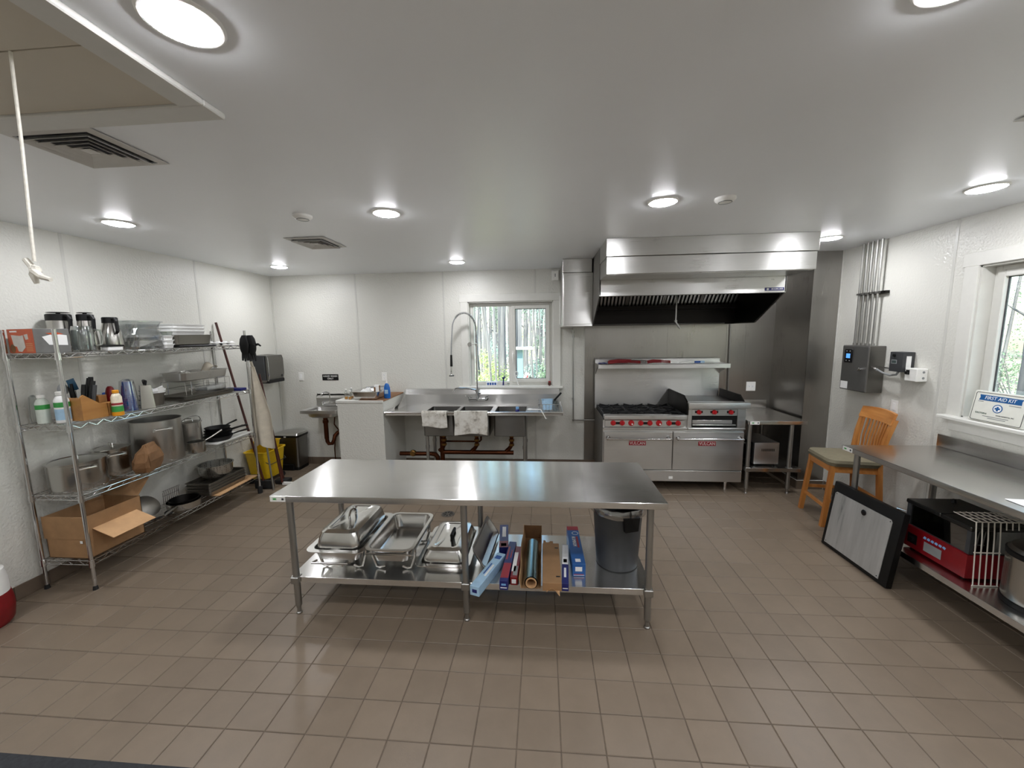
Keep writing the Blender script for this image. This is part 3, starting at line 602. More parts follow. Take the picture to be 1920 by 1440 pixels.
b=B(); b.cyl((-1.32,PY,.55),(-1.32,PY,.02),.03,seg=12); b.wobj('riser','copper',sk)
b=B(); b.tube([(-1.31,4.97,.43),(-.90,4.97,.43),(-.84,4.97,.43),(-.82,4.97,.45),(-.82,4.97,.55)],.012,8); b.wobj('branch_line','copper',sk)
# pre-rinse faucet
fa=thing('pre_rinse_faucet','chrome pre-rinse faucet with spring hose and sprayer at sink','faucet',(-.878,5.15,.974))
FY=5.11
b=B(); b.cyl((-.99,FY,.974),(-.765,FY,.974),.013,seg=12)
for x in(-.99,-.765): b.cyl((x,5.158,.974),(x,FY-.005,.974),.02,.017,12); b.cyl((x,5.157,.974),(x,5.15,.974),.03,seg=14)
b.cyl((-.878,FY,.955),(-.878,FY,1.10),.017,.015,12); b.cyl((-.878,FY,1.02),(-.878,FY,1.06),.024,seg=12); b.wobj('valve_body','chrome',fa)
for x,s in((-.99,-1),(-.765,1)):
    b=B(); b.cyl((x,FY-.02,.974),(x,FY-.035,.985),.014,seg=10); b.tube([(x,FY-.03,.985),(x+s*.01,FY-.04,1.01),(x+s*.045,FY-.05,1.028)],[.006,.006,.008],8); b.wobj('lever','chrome',fa)
b=B(); b.tube([(-.878,FY,1.055),(-.90,FY-.02,1.10),(-1.0,FY-.16,1.145),(-1.075,FY-.30,1.165),(-1.10,FY-.34,1.162),(-1.115,FY-.36,1.12)],[.012,.011,.010,.010,.010,.012],10); b.wobj('spout','chrome',fa)
b=B(); b.tube([(-.862,FY,1.05),(-.83,FY-.01,1.05)],[.006,.009],8); b.wobj('stop_lever','chrome',fa)
b=B(); b.cyl((-.878,FY,1.10),(-.876,FY,1.70),.0095,seg=10); b.wobj('riser_pipe','chrome',fa)
b=B(); b.cyl((-.876,FY,1.71),(-.876,FY,1.685),.016,seg=10); b.cyl((-.876,FY,1.70),(-.985,YB-.021,1.70),.006,seg=8); b.cyl((-.985,YB-.03,1.70),(-.985,YB-.021,1.70),.028,seg=16); b.wobj('wall_bracket','chrome',fa)
arc=[]
for k in range(17):
    a=PI*k/16*.93; arc.append((-1.024+.15*math.cos(a),FY-.004*k,1.90+.21*math.sin(a)+(.0 if k<9 else 0)))
path=[(-.876,FY,1.72),(-.875,FY,1.80)]+arc+[(-1.175,FY-.07,1.88),(-1.19,FY-.075,1.70),(-1.195,FY-.08,1.56)]
b=B(); b.tube(path,.0075,8); b.wobj('hose','grey_plastic',fa)
# spring coil round the upper hose
sp_=[]; pts=[Vector(p) for p in path[:16]]; 
seglen=[0]
for p,q in zip(pts,pts[1:]): seglen.append(seglen[-1]+(q-p).length)
T=seglen[-1]; turns=44
for i in range(turns*8+1):
    s_=T*i/(turns*8); k=max(j for j in range(len(seglen)) if seglen[j]<=s_+1e-9); k=min(k,len(pts)-2); u=(s_-seglen[k])/(seglen[k+1]-seglen[k])
    p=pts[k].lerp(pts[k+1],u); d=(pts[k+1]-pts[k]).normalized(); a=d.cross(Vector((0,1,0))).normalized(); bb=d.cross(a); A=2*PI*i/8
    sp_.append(p+(a*math.cos(A)+bb*math.sin(A))*.0155)
b=B(); b.tube(sp_,.0028,5); b.wobj('spring','chrome',fa)
b=B(); b.cyl((-1.195,FY-.08,1.57),(-1.197,FY-.08,1.42),.013,.017,12); b.cyl((-1.2,FY-.08,1.36),(-1.2,FY-.10,1.355),.004,.004); sp2=b.wobj('spray_handle','black',fa)
b=B(); b.cyl((-1.197,FY-.08,1.42),(-1.199,FY-.08,1.32),.009,.013,12); b.lathe([(.013,1.32),(.026,1.312),(.03,1.30),(.03,1.295)],16,(-1.199,FY-.08,0)); b.wobj('spray_head','chrome',fa)
B().lathe([(.031,1.304),(.034,1.300),(.034,1.292),(.0,1.291)],16,(-1.199,FY-.08,0)).wobj('spray_ring','rubber',fa)
# towels over the rim
def towel(label,x0,x1,drop,back,seed):
    rn=random.Random(seed); t=thing('towel',label,'towel',((x0+x1)/2,sy0-.02,sz-.3)); n=14; m=20
    off=[rn.uniform(-.006,.006) for _ in range(n+1)]
    def fn(u,v):
        s=v*(drop+back+.04); x=x0+(x1-x0)*u; w=.006*math.sin(u*9+seed)+off[int(u*n)]*.5
        if s<drop: return (x+(.004*math.sin(s*20+seed)),sy0-.020-abs(w)*(1-s/drop)-.003,sz-drop+s+.012*math.sin(u*5+seed)*(1-s/drop)-.002)
        q=(s-drop)/.04
        if q<1: return (x,sy0-.020+.04*q,sz+.012+.006*math.sin(PI*q))
        return (x,sy0+.02+(s-drop-.04),sz+.013-.9*max(0,min(.015,(s-drop-.04)*.3)))
    b=B(); b.solid(fn,n,m,(0,-.003,.0045)); b.wobj('cloth','towel_cloth',t); return t
m,t_,bs=newmat('towel_cloth'); v_=coords(t_); L(t_,ramp(t_,noise(t_,v_,9,4,.65),[(.42,C('#dedbd3')),(.55,C('#c9c4b9')),(.66,C('#8d867b'))]),bs.inputs['Base Color']); bs.inputs['Roughness'].default_value=.95; bs.inputs['Sheen Weight'].default_value=.3; bump(t_,noise(t_,v_,160,2),.5,.004,bs)
towel('small stained white towel over sink rim, left of the two',-1.462,-1.155,.175,.05,1)
towel('larger stained white towel over middle sink rim',-1.065,-.665,.265,.05,5)
# things on the sink
dr=thing('dish_rack','clear wire dish rack on right sink drainboard','dish rack',(.10,4.78,.885))
b=B()
for z in(.895,.985):
    b.tube([(-.06,4.64,z),(.19,4.64,z),(.19,4.98,z),(-.06,4.98,z)],.003,6,True)
for k in range(7):
    x=-.05+k*.04; b.tube([(x,4.64,.985),(x,4.64,.889),(x,4.98,.889),(x,4.98,.985)],.0022,5)
for k in range(5):
    y=4.68+k*.065; b.tube([(-.06,y,.985),(-.06,y,.889),(.19,y,.889),(.19,y,.985)],.0022,5)
b.wobj('wires','chrome',dr)
tb=thing('storage_tub','square pale blue food tub tipped in the dish rack','tub',(.05,4.745,.902))
b=B(); b.loft([rrect(0,0,.10,.10,.015,0),rrect(0,0,.125,.125,.02,.13),rrect(0,0,.135,.135,.02,.132),rrect(0,0,.135,.135,.02,.127),rrect(0,0,.118,.118,.018,.126),rrect(0,0,.096,.096,.014,.004)]); o=b.obj('tub_body','light_blue',tb); tb.rotation_euler=(R(-8),0,R(12))
kh=thing('knife','kitchen knife with black handle standing in dish rack','knife',(.13,4.85,.893))
b=B(); b.rbox(.05,0,.155,.13,.016,.022,Matrix.Rotation(R(-48),3,'Y'),.005); b.obj('handle_grip','black',kh); b=B(); b.rbox(-.02,0,.07,.13,.002,.026,Matrix.Rotation(R(-48),3,'Y')); b.obj('blade','chrome',kh)
for k,(x,y) in enumerate(((.148,4.72),(.15,4.92))):
    g=thing('drinking_glass',('clear glass upside down at the front corner of dish rack','clear glass upside down at the back of dish rack')[k],'glass',(x,y,.8925))
    B().lathe([(.028,0),(.033,.09),(.031,.09),(.026,.004),(0,.003)],18,cap0=False).obj('glass_body','clear_plastic',g)
ca=thing('serving_spoon','long white plastic spoon hanging over the sink rim','spoon',(-.03,4.558,.922))
b=B(); b.tube([(-.10,.03,.012),(-.02,.012,.016),(.0,-.012,.018),(.03,-.034,-.03),(.06,-.038,-.085)],[.008,.006,.005,.005,.007],8); b.ball((-.13,.04,.012),.028,12,(1.2,.9,.4)); b.obj('spoon_body','white',ca)
sb=thing('bottle','small dark blue topped bottle on rim between sink and rack','bottle',(-.31,4.592,.8885))
b=B(); b.lathe([(.024,0),(.027,.01),(.027,.035),(.014,.05)],14); b.obj('bottle_body','navy',sb); B().lathe([(.018,.05),(.02,.075),(.0,.078)],12).obj('cap','sky_blue',sb)
# window sill items
si=W1[2]+.0045
sgp=thing('sponge_pack','blue and white pack of sponges on window sill','sponges',(-.70,YB+.02,si)); B().box(-.075,.075,-.025,.025,0,.055,.006,2).obj('pack','paper',sgp)
for k in range(4): B().box(-.062+k*.033,-.038+k*.033,-.0265,-.0255,.014,.046).obj('print','blue',sgp)
br=thing('dish_brush','dark blue dish brush standing on window sill','brush',(-.545,YB+.02,si)); b=B(); b.cyl((0,0,0),(.004,0,.10),.011,.008,10); b.cyl((.004,0,.095),(.004,0,.118),.018,.02,10); b.tube([(.004,0,.11),(.03,0,.125)],.008,8); b.obj('brush_body','navy',br)
cu=thing('small_cup','little clear cup on sill beside blue brush','cup',(-.475,YB+.02,si)); B().lathe([(.014,0),(.018,.035),(.016,.035),(.012,.003)],14).obj('cup_body','pale_plastic',cu)
wbk=thing('bottle_brush','tall white curved bottle brush propped on the window sill','brush',(-.33,YB+.01,si)); b=B(); b.tube([(0,0,0),(-.02,.005,.05),(-.045,.01,.12),(-.06,.012,.17)],[.009,.008,.008,.01],8); b.obj('brush_handle','white',wbk)
b=B(); b.tube([(-.03+.022*math.cos(2*PI*k/14),.0,.165+.028*math.sin(2*PI*k/14)) for k in range(14)],.006,6,True); b.obj('brush_loop','white',wbk)
bj=thing('small_jar','small brown jar in right corner of window sill','jar',(.085,YB+.015,si)); b=B(); b.lathe([(.02,0),(.022,.02),(.022,.04),(.015,.05)],14); b.obj('jar_body','dark_wood',bj); B().lathe([(.017,.05),(.017,.062),(0,.063)],12).obj('lid','label_red',bj)
# ================================================================ hand wash sink
hs=thing('hand_sink','small wall hung hand sink with gooseneck faucet beside partition','sink',(-2.96,5.05,.75))
hx,hxx,hz=-3.20,-2.70,.868
b=B(); b.box(hx+.02,hxx,5.21,YB-.001,.87,1.035,.006,2); b.prism([(5.21,1.035),(5.225,1.035),(5.19,.98),(5.19,hz),(5.21,hz)],hx+.022,hxx-.002,'x'); b.wobj('backsplash','steel',hs)
b=B(); cx_,cy2=(hx+hxx)/2,5.015; w_,d_=hxx-hx,.39
b.loft([rrect(cx_,cy2,.30,.24,.06,.757),rrect(cx_,cy2,.36,.29,.06,.775),rrect(cx_,cy2,.38,.31,.05,.825),rrect(cx_,cy2,w_,d_,.012,.826),rrect(cx_,cy2,w_,d_,.012,hz),rrect(cx_,cy2,w_-.03,d_-.03,.02,hz),rrect(cx_,cy2,w_-.09,d_-.10,.05,hz-.012),rrect(cx_,cy2,.36,.27,.05,.79),rrect(cx_,cy2,.28,.20,.05,.772)]); b.wobj('basin','steel',hs)
b=B(); b.cyl((-3.06,5.16,.915),(-2.86,5.16,.915),.014,seg=10)
for x in(-3.06,-2.86): b.cyl((x,5.188,.915),(x,5.15,.915),.022,seg=12); b.tube([(x,5.15,.915),(x+.005,5.12,.918),(x+.03,5.09,.90)],[.014,.010,.008],8)
b.wobj('faucet_body','chrome',hs)
b=B(); b.tube([(-2.96,5.16,.92),(-2.96,5.16,1.02),(-2.965,5.15,1.055),(-2.985,5.12,1.075),(-3.01,5.09,1.07),(-3.03,5.07,1.045),(-3.03,5.07,1.02)],[.011,.010,.010,.010,.010,.010,.012],10); b.wobj('gooseneck','chrome',hs)
b=B(); b.cyl((-2.975,5.03,.757),(-2.975,5.03,.44),.03,seg=12); b.cyl((-2.975,5.03,.70),(-2.975,5.03,.66),.038,seg=12); b.wobj('tailpiece','copper',hs)
b=B(); b.tube([(-2.975,5.03,.46),(-2.97,5.03,.40),(-2.95,5.03,.365),(-2.91,5.04,.365),(-2.885,5.05,.41),(-2.88,5.07,.47),(-2.85,5.10,.51),(-2.80,5.15,.52),(-2.79,YB-.01,.52)],.026,10); b.wobj('trap_bend','copper',hs)
for nm,pts in(('supply_tube',[(-2.90,5.17,.80),(-2.93,5.19,.70),(-2.95,5.2,.60),(-2.88,5.2,.50),(-2.85,5.2,.40),(-2.80,5.2,.25),(-2.79,5.2,.12)]),('supply_tube',[(-2.86,5.17,.80),(-2.78,5.19,.70),(-2.77,5.2,.60),(-2.84,5.2,.52),(-2.95,5.2,.40),(-2.97,5.2,.25),(-2.97,5.2,.02)])):
    b=B(); b.tube(pts,.008,8); b.wobj(nm,'copper',hs)
# ---------------------------------------------------------------- items on the partition cap
pz=PZ+.0205
sp=thing('steam_pan','deep stainless pan full of utensils on the partition top','pan',(-2.19,4.80,pz))
def pan(w,d,h,fl=.018,r=.03,t=.0015,tap=.018,fr=.02):
    return B().loft([rrect(0,0,w-2*tap-2*t-.02,d-2*tap-2*t-.02,r,t+.001),rrect(0,0,w-2*tap-2*t,d-2*tap-2*t,r,t+.01),rrect(0,0,w-2*t,d-2*t,r,h-.004),rrect(0,0,w+.004,d+.004,r,h),rrect(0,0,w+2*fl,d+2*fl,r+fr*.3,h),rrect(0,0,w+2*fl,d+2*fl,r+fr*.3,h-.004),rrect(0,0,w,d,r,h-.006),rrect(0,0,w-2*tap,d-2*tap,r,.008),rrect(0,0,w-2*tap-.02,d-2*tap-.02,r,0)])
pan(.33,.46,.10).obj('pan_body','pan_steel',sp)
sb2=thing('spice_box','small white and brown carton standing in partition pan','carton',(-2.10,4.76,pz+.004)); B().box(-.032,.032,-.02,.02,0,.155,.002,1).obj('carton_body','paper',sb2); B().box(-.033,-.012,-.0215,-.0205,.03,.13).obj('print','kraft',sb2); B().box(.0325,.0335,-.019,.019,.02,.15).obj('side_print','kraft',sb2)
for k,(x,y,l) in enumerate(((-2.26,4.74,'crumpled white wrap in partition pan, beside carton'),(-2.28,4.90,'crumpled white wrap at back of partition pan'))):
    w_=thing('plastic_wrap',l,'wrap',(x,y,pz+.004)); rn=random.Random(k); b=B(); b.ball((0,0,.052),.052,14,(1,.8,1))
    for v in b.bm.verts: v.co*=1+rn.uniform(-.18,.1); v.co.z=max(v.co.z,.001)
    b.obj('wrap_body','paper',w_)
ut=thing('ladle','grey ladle handle resting across the partition pan','ladle',(-2.20,4.92,pz+.10)); b=B(); b.tube([(-.12,0,.005),(0,.01,.012),(.12,.02,.02)],[.008,.012,.01],8); b.obj('ladle_handle','grey_plastic',ut)
for k,(x,y,h) in enumerate(((-2.445,4.63,.115),(-2.40,4.68,.125),(-2.385,4.61,.10))):
    g=thing('oil_bottle',('small clear bottle with amber syrup at partition corner, leftmost','small clear bottle with amber syrup behind its two neighbours','small clear bottle with amber syrup touching steel pan')[k],'bottle',(x,y,pz))
    B().lathe([(.020,0),(.021,.02),(.021,h*.65),(.010,h*.85),(.010,h),(0,h)],14).obj('bottle_body','clear_plastic',g); B().lathe([(.0185,.003),(.0185,.03),(0,.031)],14).obj('syrup','amber',g); B().lathe([(.012,h+.0005),(.012,h+.015),(0,h+.016)],10).obj('cap','white',g)
ds=thing('dish_soap','blue dish soap bottle at right end of partition top','bottle',(-1.955,4.72,pz-.004))
b=B(); b.loft([[(a*math.cos(2*PI*k/20),d*math.sin(2*PI*k/20),z) for k in range(20)] for a,d,z in((.036,.022,0),(.041,.025,.008),(.043,.026,.06),(.039,.024,.13),(.030,.02,.165),(.018,.014,.185),(.012,.012,.19))]); b.obj('bottle_body','tint_soap',ds)
b=B(); b.lathe([(.012,.1905),(.013,.205),(.006,.21),(.005,.222),(0,.223)],12); b.obj('cap','white',ds); B().box(-.022,.022,-.0275,-.0265,.06,.11,.001,1).obj('paper_label','light_blue',ds)
# ---------------------------------------------------------------- wall plates, sign, alarm
t=thing('light_switch','white switch plate on back wall left of HAND WASH sign','switch',(-3.414,YB-.0005,1.276)); outlet_parts(t,kind='switch')
t=thing('outlet','white outlet on back wall above the blue soap bottle','outlet',(-2.201,YB-.0005,1.268)); outlet_parts(t)
sg=thing('hand_wash_sign','black HAND WASH ONLY sign above the hand sink','sign',(-2.985,YB-.0005,1.262)); B().box(-.118,.118,-.004,0,-.043,.043,.002,1).obj('sign_plate','black_gloss',sg)
text('HAND WASH',.034,'white',sg,frame_m((0,-.0045,.015),(1,0,0),(0,0,1))); text('ONLY',.034,'white',sg,frame_m((0,-.0045,-.019),(1,0,0),(0,0,1)))
al=thing('alarm_box','small white alarm box high on wall beside suppression cabinet','alarm',(.16,YB-.0005,2.573)); B().box(-.045,.045,-.045,0,-.062,.062,.004,1).obj('housing','white',al); B().box(-.006,.006,-.0465,-.0455,-.02,.02).obj('indicator','grey_plastic',al)
# ================================================================ centre work table
ct=steel_table('work_table','long stainless prep table with undershelf in the middle of kitchen',-1.7275,.7224,2.2273,2.9585,.8434,None,.262,legs=[(x,y) for y in(2.288,2.898) for x in(-1.638,-.499,.639)],und_in=.055,tagpos=((-1.672,2.2258,.824),(1,0,0)))
UZ=.2625
# chafing dishes
def lidmesh(w,d,h,r=.05):
    return B().loft([rrect(0,0,w,d,r,0),rrect(0,0,w,d,r,.012),rrect(0,0,w-.02,d-.02,r,h*.6),rrect(0,0,w-.045,d-.045,r,h*.9),rrect(0,0,w-.09,d-.09,r,h),rrect(0,0,w-.13,d-.13,r*.8,h),rrect(0,0,w-.14,d-.14,r*.8,h-.004),rrect(0,0,.05,.05,.02,h-.003)],cap0=False)
def chafer_frame(t,z,w,d,mat='pan_steel'):
    for sy in(-1,1):
        y=sy*d*.34; b=B()
        b.tube([(-w/2,y,z),(-w/2+.004,y,z-.06),(-w/2+.03,y,.016),(-w/2+.055,y,.0095),(-w/2+.09,y,.022)],.009,8); b.obj('leg',mat,t)
        b=B(); b.tube([(w/2,y,z),(w/2-.004,y,z-.06),(w/2-.03,y,.016),(w/2-.055,y,.0095),(w/2-.09,y,.022)],.009,8); b.obj('leg',mat,t)
    b=B(); b.tube([(-w/2,-d/2,z),(w/2,-d/2,z),(w/2,d/2,z),(-w/2,d/2,z)],.008,6,True); b.box(-w/2+.05,w/2-.05,-.06,.06,.05,.053); b.obj('frame',mat,t)
c1=thing('chafing_dish','chafing dish with domed lid and loop handle, leftmost under table','chafing dish',(-1.375,2.58,UZ))
chafer_frame(c1,.155,.34,.52); o=pan(.335,.51,.09,.036,.05).obj('water_pan','pan_steel',c1); o.location=(0,0,.082)
ld=lidmesh(.30,.49,.105).obj('lid','pan_steel',c1); ld.location=(0,0,.176)
b=B(); b.tube([(.0,-.045,.098),(.0,-.05,.13),(.0,-.025,.16),(.0,.025,.16),(.0,.05,.13),(.0,.045,.098)],.008,8); b.obj('lid_handle','chrome',ld)
b=B(); b.tube([(-.12,-.28,.11),(-.12,-.335,.125),(.12,-.335,.125),(.12,-.30,.11)],.007,8); b.obj('end_handle','pan_steel',c1)
b=B(); b.lathe([(.045,.012),(.05,.03),(.05,.055),(.045,.058),(.0,.058)],16,(0.03,-.10,0)); b.obj('fuel_holder','pan_steel',c1); b=B(); b.tube([(.03,-.15,.045),(.03,-.24,.05)],.006,6); b.obj('fuel_handle','pan_steel',c1)
c2=thing('chafing_dish','open chafing dish with empty deep pan and no lid','chafing dish',(-1.015,2.575,UZ))
chafer_frame(c2,.15,.30,.50); o=pan(.29,.50,.105,.022,.05).obj('food_pan','pan_steel',c2); o.location=(0,0,.085)
c3=thing('steam_pan','lidded stainless pan with black handle sitting flat on table shelf','pan',(-.668,2.598,UZ))
pan(.30,.48,.075,.034,.04).obj('pan_body','pan_steel',c3); l3=lidmesh(.285,.46,.078,.045).obj('lid','pan_steel',c3); l3.location=(0,0,.077)
b=B(); b.tube([(.02,-.05,.070),(.02,-.05,.095),(.02,.05,.095),(.02,.05,.070)],[.007,.011,.011,.007],8); b.obj('lid_handle','black',l3)
# leaning foil trays
fo=thing('foil_tray','crinkled aluminium tray leaning between lidded pan and light blue box','tray',(-.436,2.63,UZ+.085)); fo.rotation_euler=(0,R(58),R(-4))
pan(.15,.46,.03,.012,.02,.001,.012).obj('tray_body','alum',fo)
# cartons of wrap and foil
def carton(label,x,y,z,w,d,h,rz,mats,name='wrap_box',tilt=0,prints=()):
    t=thing(name,label,'box',(x,y,z),R(rz)); 
    if tilt: t.rotation_euler=(R(tilt),0,R(rz))
    B().box(-w/2,w/2,-d/2,d/2,0,h,.0015,1).obj('carton_body',mats,t)
    for (m,face,u0,u1,v0,v1) in prints:
        b=B(); e=.0008
        if face=='t': b.box(u0,u1,v0,v1,h,h+e)
        if face=='f': b.box(u0,u1,-d/2-e,-d/2,v0,v1)
        if face=='l': b.box(-w/2-e,-w/2,u0,u1,v0,v1)
        if face=='r': b.box(w/2,w/2+e,u0,u1,v0,v1)
        b.obj('print',m,t)
    return t
k=carton('light blue plastic wrap box jutting out over the shelf edge',-.357,2.345,UZ,.062,.39,.062,-19,'light_blue',prints=[('navy','f',-.016,.016,.02,.042),('blue','t',-.02,.02,.12,.16),('blue','t',-.012,-.004,-.06,.06),('paper','t',.004,.016,-.08,.05),('paper','l',-.18,-.1,.01,.05)])
k=carton('navy box with food picture lying behind the light blue box',-.300,2.755,UZ,.066,.33,.07,5,'navy',prints=[('paper','t',-.012,.016,-.02,.13),('red','t',-.033,.033,-.165,-.08),('amber','t',-.02,.02,-.15,-.11)])
k=carton('navy and red foil box, second of the long boxes',-.238,2.455,UZ+.0,.052,.46,.062,-3,'navy',prints=[('label_red','t',-.025,.025,-.20,-.04),('label_red','t',-.02,-.008,.0,.16),('label_red','t',.006,.014,.02,.12),('paper','f',-.02,.02,.012,.018),('sky_blue','f',-.014,.014,.03,.042)])
k=carton('red and white wrap box beside the torn brown carton',-.184,2.455,UZ,.046,.36,.055,-2,'red',prints=[('paper','t',-.022,.004,-.12,.10),('grey_plastic','t',-.01,.018,-.16,-.06),('paper','f',-.014,.014,.012,.04)])
# torn kraft carton with a roll of wrap
kc=thing('torn_carton','torn brown carton standing open around the roll of wrap','box',(-.095,2.56,UZ))
B().box(-.052,.075,-.31,.29,0,.003).obj('base_flap','cardboard',kc)
B().box(-.055,.078,.29,.293,.0,.105).obj('end_flap','kraft',kc)
b=B(); b.solid(lambda u,v:(-.05-.012*v+.004*math.sin(u*9),-.31+.6*u,.002+.11*v*(.55+.45*u)+.008*math.sin(u*13)*v),14,4,(.0025,0,0)); b.obj('side_flap','cardboard_light',kc)
B().box(.073,.076,-.30,.29,.003,.05).obj('side_panel','cardboard',kc)
rl=thing('wrap_roll','roll of clear food wrap on cardboard core','roll',(-.080,2.24,UZ+.003+.042))
b=B(); b.loft([[(r_*math.cos(2*PI*k/24),y,r_*math.sin(2*PI*k/24)) for k in range(24)] for r_,y in((.034,.0),(.041,.0),(.041,.45),(.034,.45))],False,False); b.obj('wrap','wrap_film',rl)
b=B(); b.loft([[(r_*math.cos(2*PI*k/24),y,r_*math.sin(2*PI*k/24)) for k in range(24)] for r_,y in((.028,-.006),(.0345,-.006),(.0345,.456),(.028,.456),(.028,-.006))],False,False); b.obj('core','cardboard_light',rl)
fc=thing('flat_carton','flattened brown carton with red edge stripe on shelf','box',(.045,2.49,UZ))
b=B(); b.box(-.055,.062,-.26,.20,0,.055,.002,1); b.obj('carton_body','cardboard',fc); B().box(-.0562,-.0552,-.25,.19,.03,.04).obj('stripe','red',fc); B().prism([(-.05,.20),(.02,.20),(.02,.23),(.0,.23),(-.01,.215),(-.03,.215),(-.035,.24),(-.05,.24)],.05,.053,'z').obj('torn_flap','cardboard',fc)
b=B(); b.solid(lambda u,v:(-.03+.08*u,-.262-.02*v,.006+.03*v*math.sin(u*4)),6,3,(0,0,.002)); b.obj('front_flap','cardboard_light',fc)
for y in(-.20,.13): B().box(.03,.055,y,y+.012,.0552,.056).obj('slot','black',fc)
k=carton('slim white and navy foil box with pictures beside flattened carton',.141,2.46,UZ,.042,.45,.05,-3,'navy',prints=[('paper','t',-.02,.02,-.02,.22),('kraft','t',-.012,.012,.0,.04),('paper','t',-.008,.006,-.16,-.06),('paper','f',-.016,.016,.016,.021)])
k=carton('wide blue foil box with red band, closest to grey bin',.222,2.64,UZ,.085,.50,.085,1,'foil_blue',prints=[('label_red','t',-.042,.042,.19,.249),('paper','t',-.02,.014,-.225,-.19),('label_red','t',.012,.026,-.05,.1),('paper','f',-.024,.02,.035,.065),('label_red','f',-.034,.03,.012,.016),('paper','f',-.034,.034,.006,.0085)])
text('ALUMINUM',.036,'paper',k,frame_m((-.006,.03,.0862),(0,-1,0),(1,0,0)),sx=.72)
B().lathe([(.02,.0852),(.024,.0858),(.024,.0862),(.02,.0864)],18,(.012,.145,0),cap0=False,cap1=False).obj('emblem_ring','paper',k)
# grey bin
bn=thing('waste_bin','round dark grey waste bin with clear liner on table shelf','bin',(.500,2.575,UZ))
b=B(); b.lathe([(.13,0),(.138,.006),(.165,.42),(.172,.425),(.172,.437),(.164,.437),(.134,.012),(0,.012)],32); b.obj('bin_body','bin_grey',bn)
b=B()
b.prism([(-.055,.40),(.055,.40),(.045,.31),(-.045,.31)],-.19,-.163,'y'); o=b.obj('handle_grip','black',bn); o.rotation_euler=(0,0,R(18))
b=B(); b.lathe([(.163,.40),(.173,.436),(.176,.442),(.181,.43),(.180,.385),(.176,.39)],32,cap0=False,cap1=False)
rn=random.Random(3)
for v in b.bm.verts:
    v.co.z+=rn.uniform(-.008,.004); v.co.x*=1+rn.uniform(0,.02); v.co.y*=1+rn.uniform(0,.02)
b.obj('liner','thin_bag',bn)
# ================================================================ wire shelving on the left
SO=Vector((-3.315,2.43,0)); SR=R(1.35)
SM=Matrix.Translation(SO)@Matrix.Rotation(SR,4,'Z')
def S(lx,ly,z): return tuple(SM@Vector((lx,ly,z)))
def at(X,Y): v=SM.inverted()@Vector((X,Y,0)); return v.x,v.y
ws=thing('wire_shelving','four tier chrome wire shelving unit along the left wall','shelving',tuple(SO),SR)
SW,SL=.385,1.765; LV=[.225,.725,1.24,1.748]; LZ=[z+.0035 for z in LV]
for k,(x,y) in enumerate(((0,0),(-SW,0),(0,SL),(-SW,SL))):
    b=B(); b.cyl((x,y,1.905),(x,y,.03),.0125,seg=12); p=b.obj('post','chrome',ws)
    B().cyl((x,y,1.912),(x,y,1.9052),.0135,.0135,12).obj('cap','chrome',p); B().cyl((x,y,.035),(x,y,0),.012,.017,12).obj('foot','rubber',p)
    for z in LV: B().cyl((x,y,z-.046),(x,y,z+.004),.0185,.016,12).obj('collar','chrome',p); 
    if k==2: B().cyl((x,y,.001),(x,y,.085),.026,.026,12).obj('rubber_boot','rubber',p)
for z in LV:
    b=B(); r_=.0032
    fr=[(0,.018),(0,SL-.018),(-SW,SL-.018),(-SW,.018)]
    for zz in(z,z-.032): 
        for (a,c) in(((0,.01),(0,SL-.01)),((-SW,.01),(-SW,SL-.01)),((-.01,0),(-SW+.01,0)),((-.01,SL),(-SW+.01,SL))): b.cyl((a[0],a[1],zz),(c[0],c[1],zz),r_,seg=6)
    fo=b.obj('shelf_rails','chrome',ws); fo['kind']='stuff'
    b=B()
    for x in(0,-SW):
        n=34; b.tube([(x,.015+(SL-.03)*i/n,z-(.032 if i%2 else 0)) for i in range(n+1)],.0026,5)
    for y in(0,SL):
        n=8; b.tube([(-.012-(SW-.024)*i/n,y,z-(.032 if i%2 else 0)) for i in range(n+1)],.0026,5)
    o=b.obj('truss_wires','chrome',fo); o['kind']='stuff'
    b=B(); n=62
    for i in range(n): y=.02+(SL-.04)*i/(n-1); b.cyl((.001,y,z+.0018),(-SW-.001,y,z+.0018),.0017,seg=5,cap=False)
    for x in(-.12,-.26): b.cyl((x,0,z-.004),(x,SL,z-.004),.003,seg=5)
    o=b.obj('deck_wires','chrome',fo); o['kind']='stuff'
Z1,Z2,Z3,Z4=LZ
def pl(name,label,cat,X,Y,z,rz=0,group=None): return thing(name,label,cat,(X,Y,z),R(rz),group)
# ---- top shelf
t=pl('appliance_carton','orange appliance carton with mixer picture at near end of top shelf','box',-3.545,2.51,Z4,-12)
B().box(-.145,.145,-.09,.09,0,.165,.002,1).obj('carton_body','carton_grey',t); B().box(-.1445,.1445,-.0912,-.0901,.001,.164).obj('front_print','orange',t)
B().prism([(-.10,.125),(.0,.118),(.035,.122),(.045,.04),(.0,.01),(-.04,.012),(-.05,.045),(-.085,.05)],-.0925,-.0913,'y').obj('product_picture','grey_print',t); B().prism([(.045,.125),(.085,.13),(.09,.095),(.06,.09)],-.0925,-.0913,'y').obj('cup_picture','grey_print',t)
B().lathe([(.03,0),(.03,.0012)],14).obj('bowl_picture','kraft',t).matrix_local=Matrix.Translation((-.10,-.0913,.032))@Matrix.Rotation(R(90),4,'X')
for q in range(5): B().box(.055,.125,-.0925,-.0913,.015+q*.012,.019+q*.012).obj('print_line','cardboard_light',t)
B().box(-.11,-.03,-.0925,-.0913,.143,.153).obj('heading','paper',t)
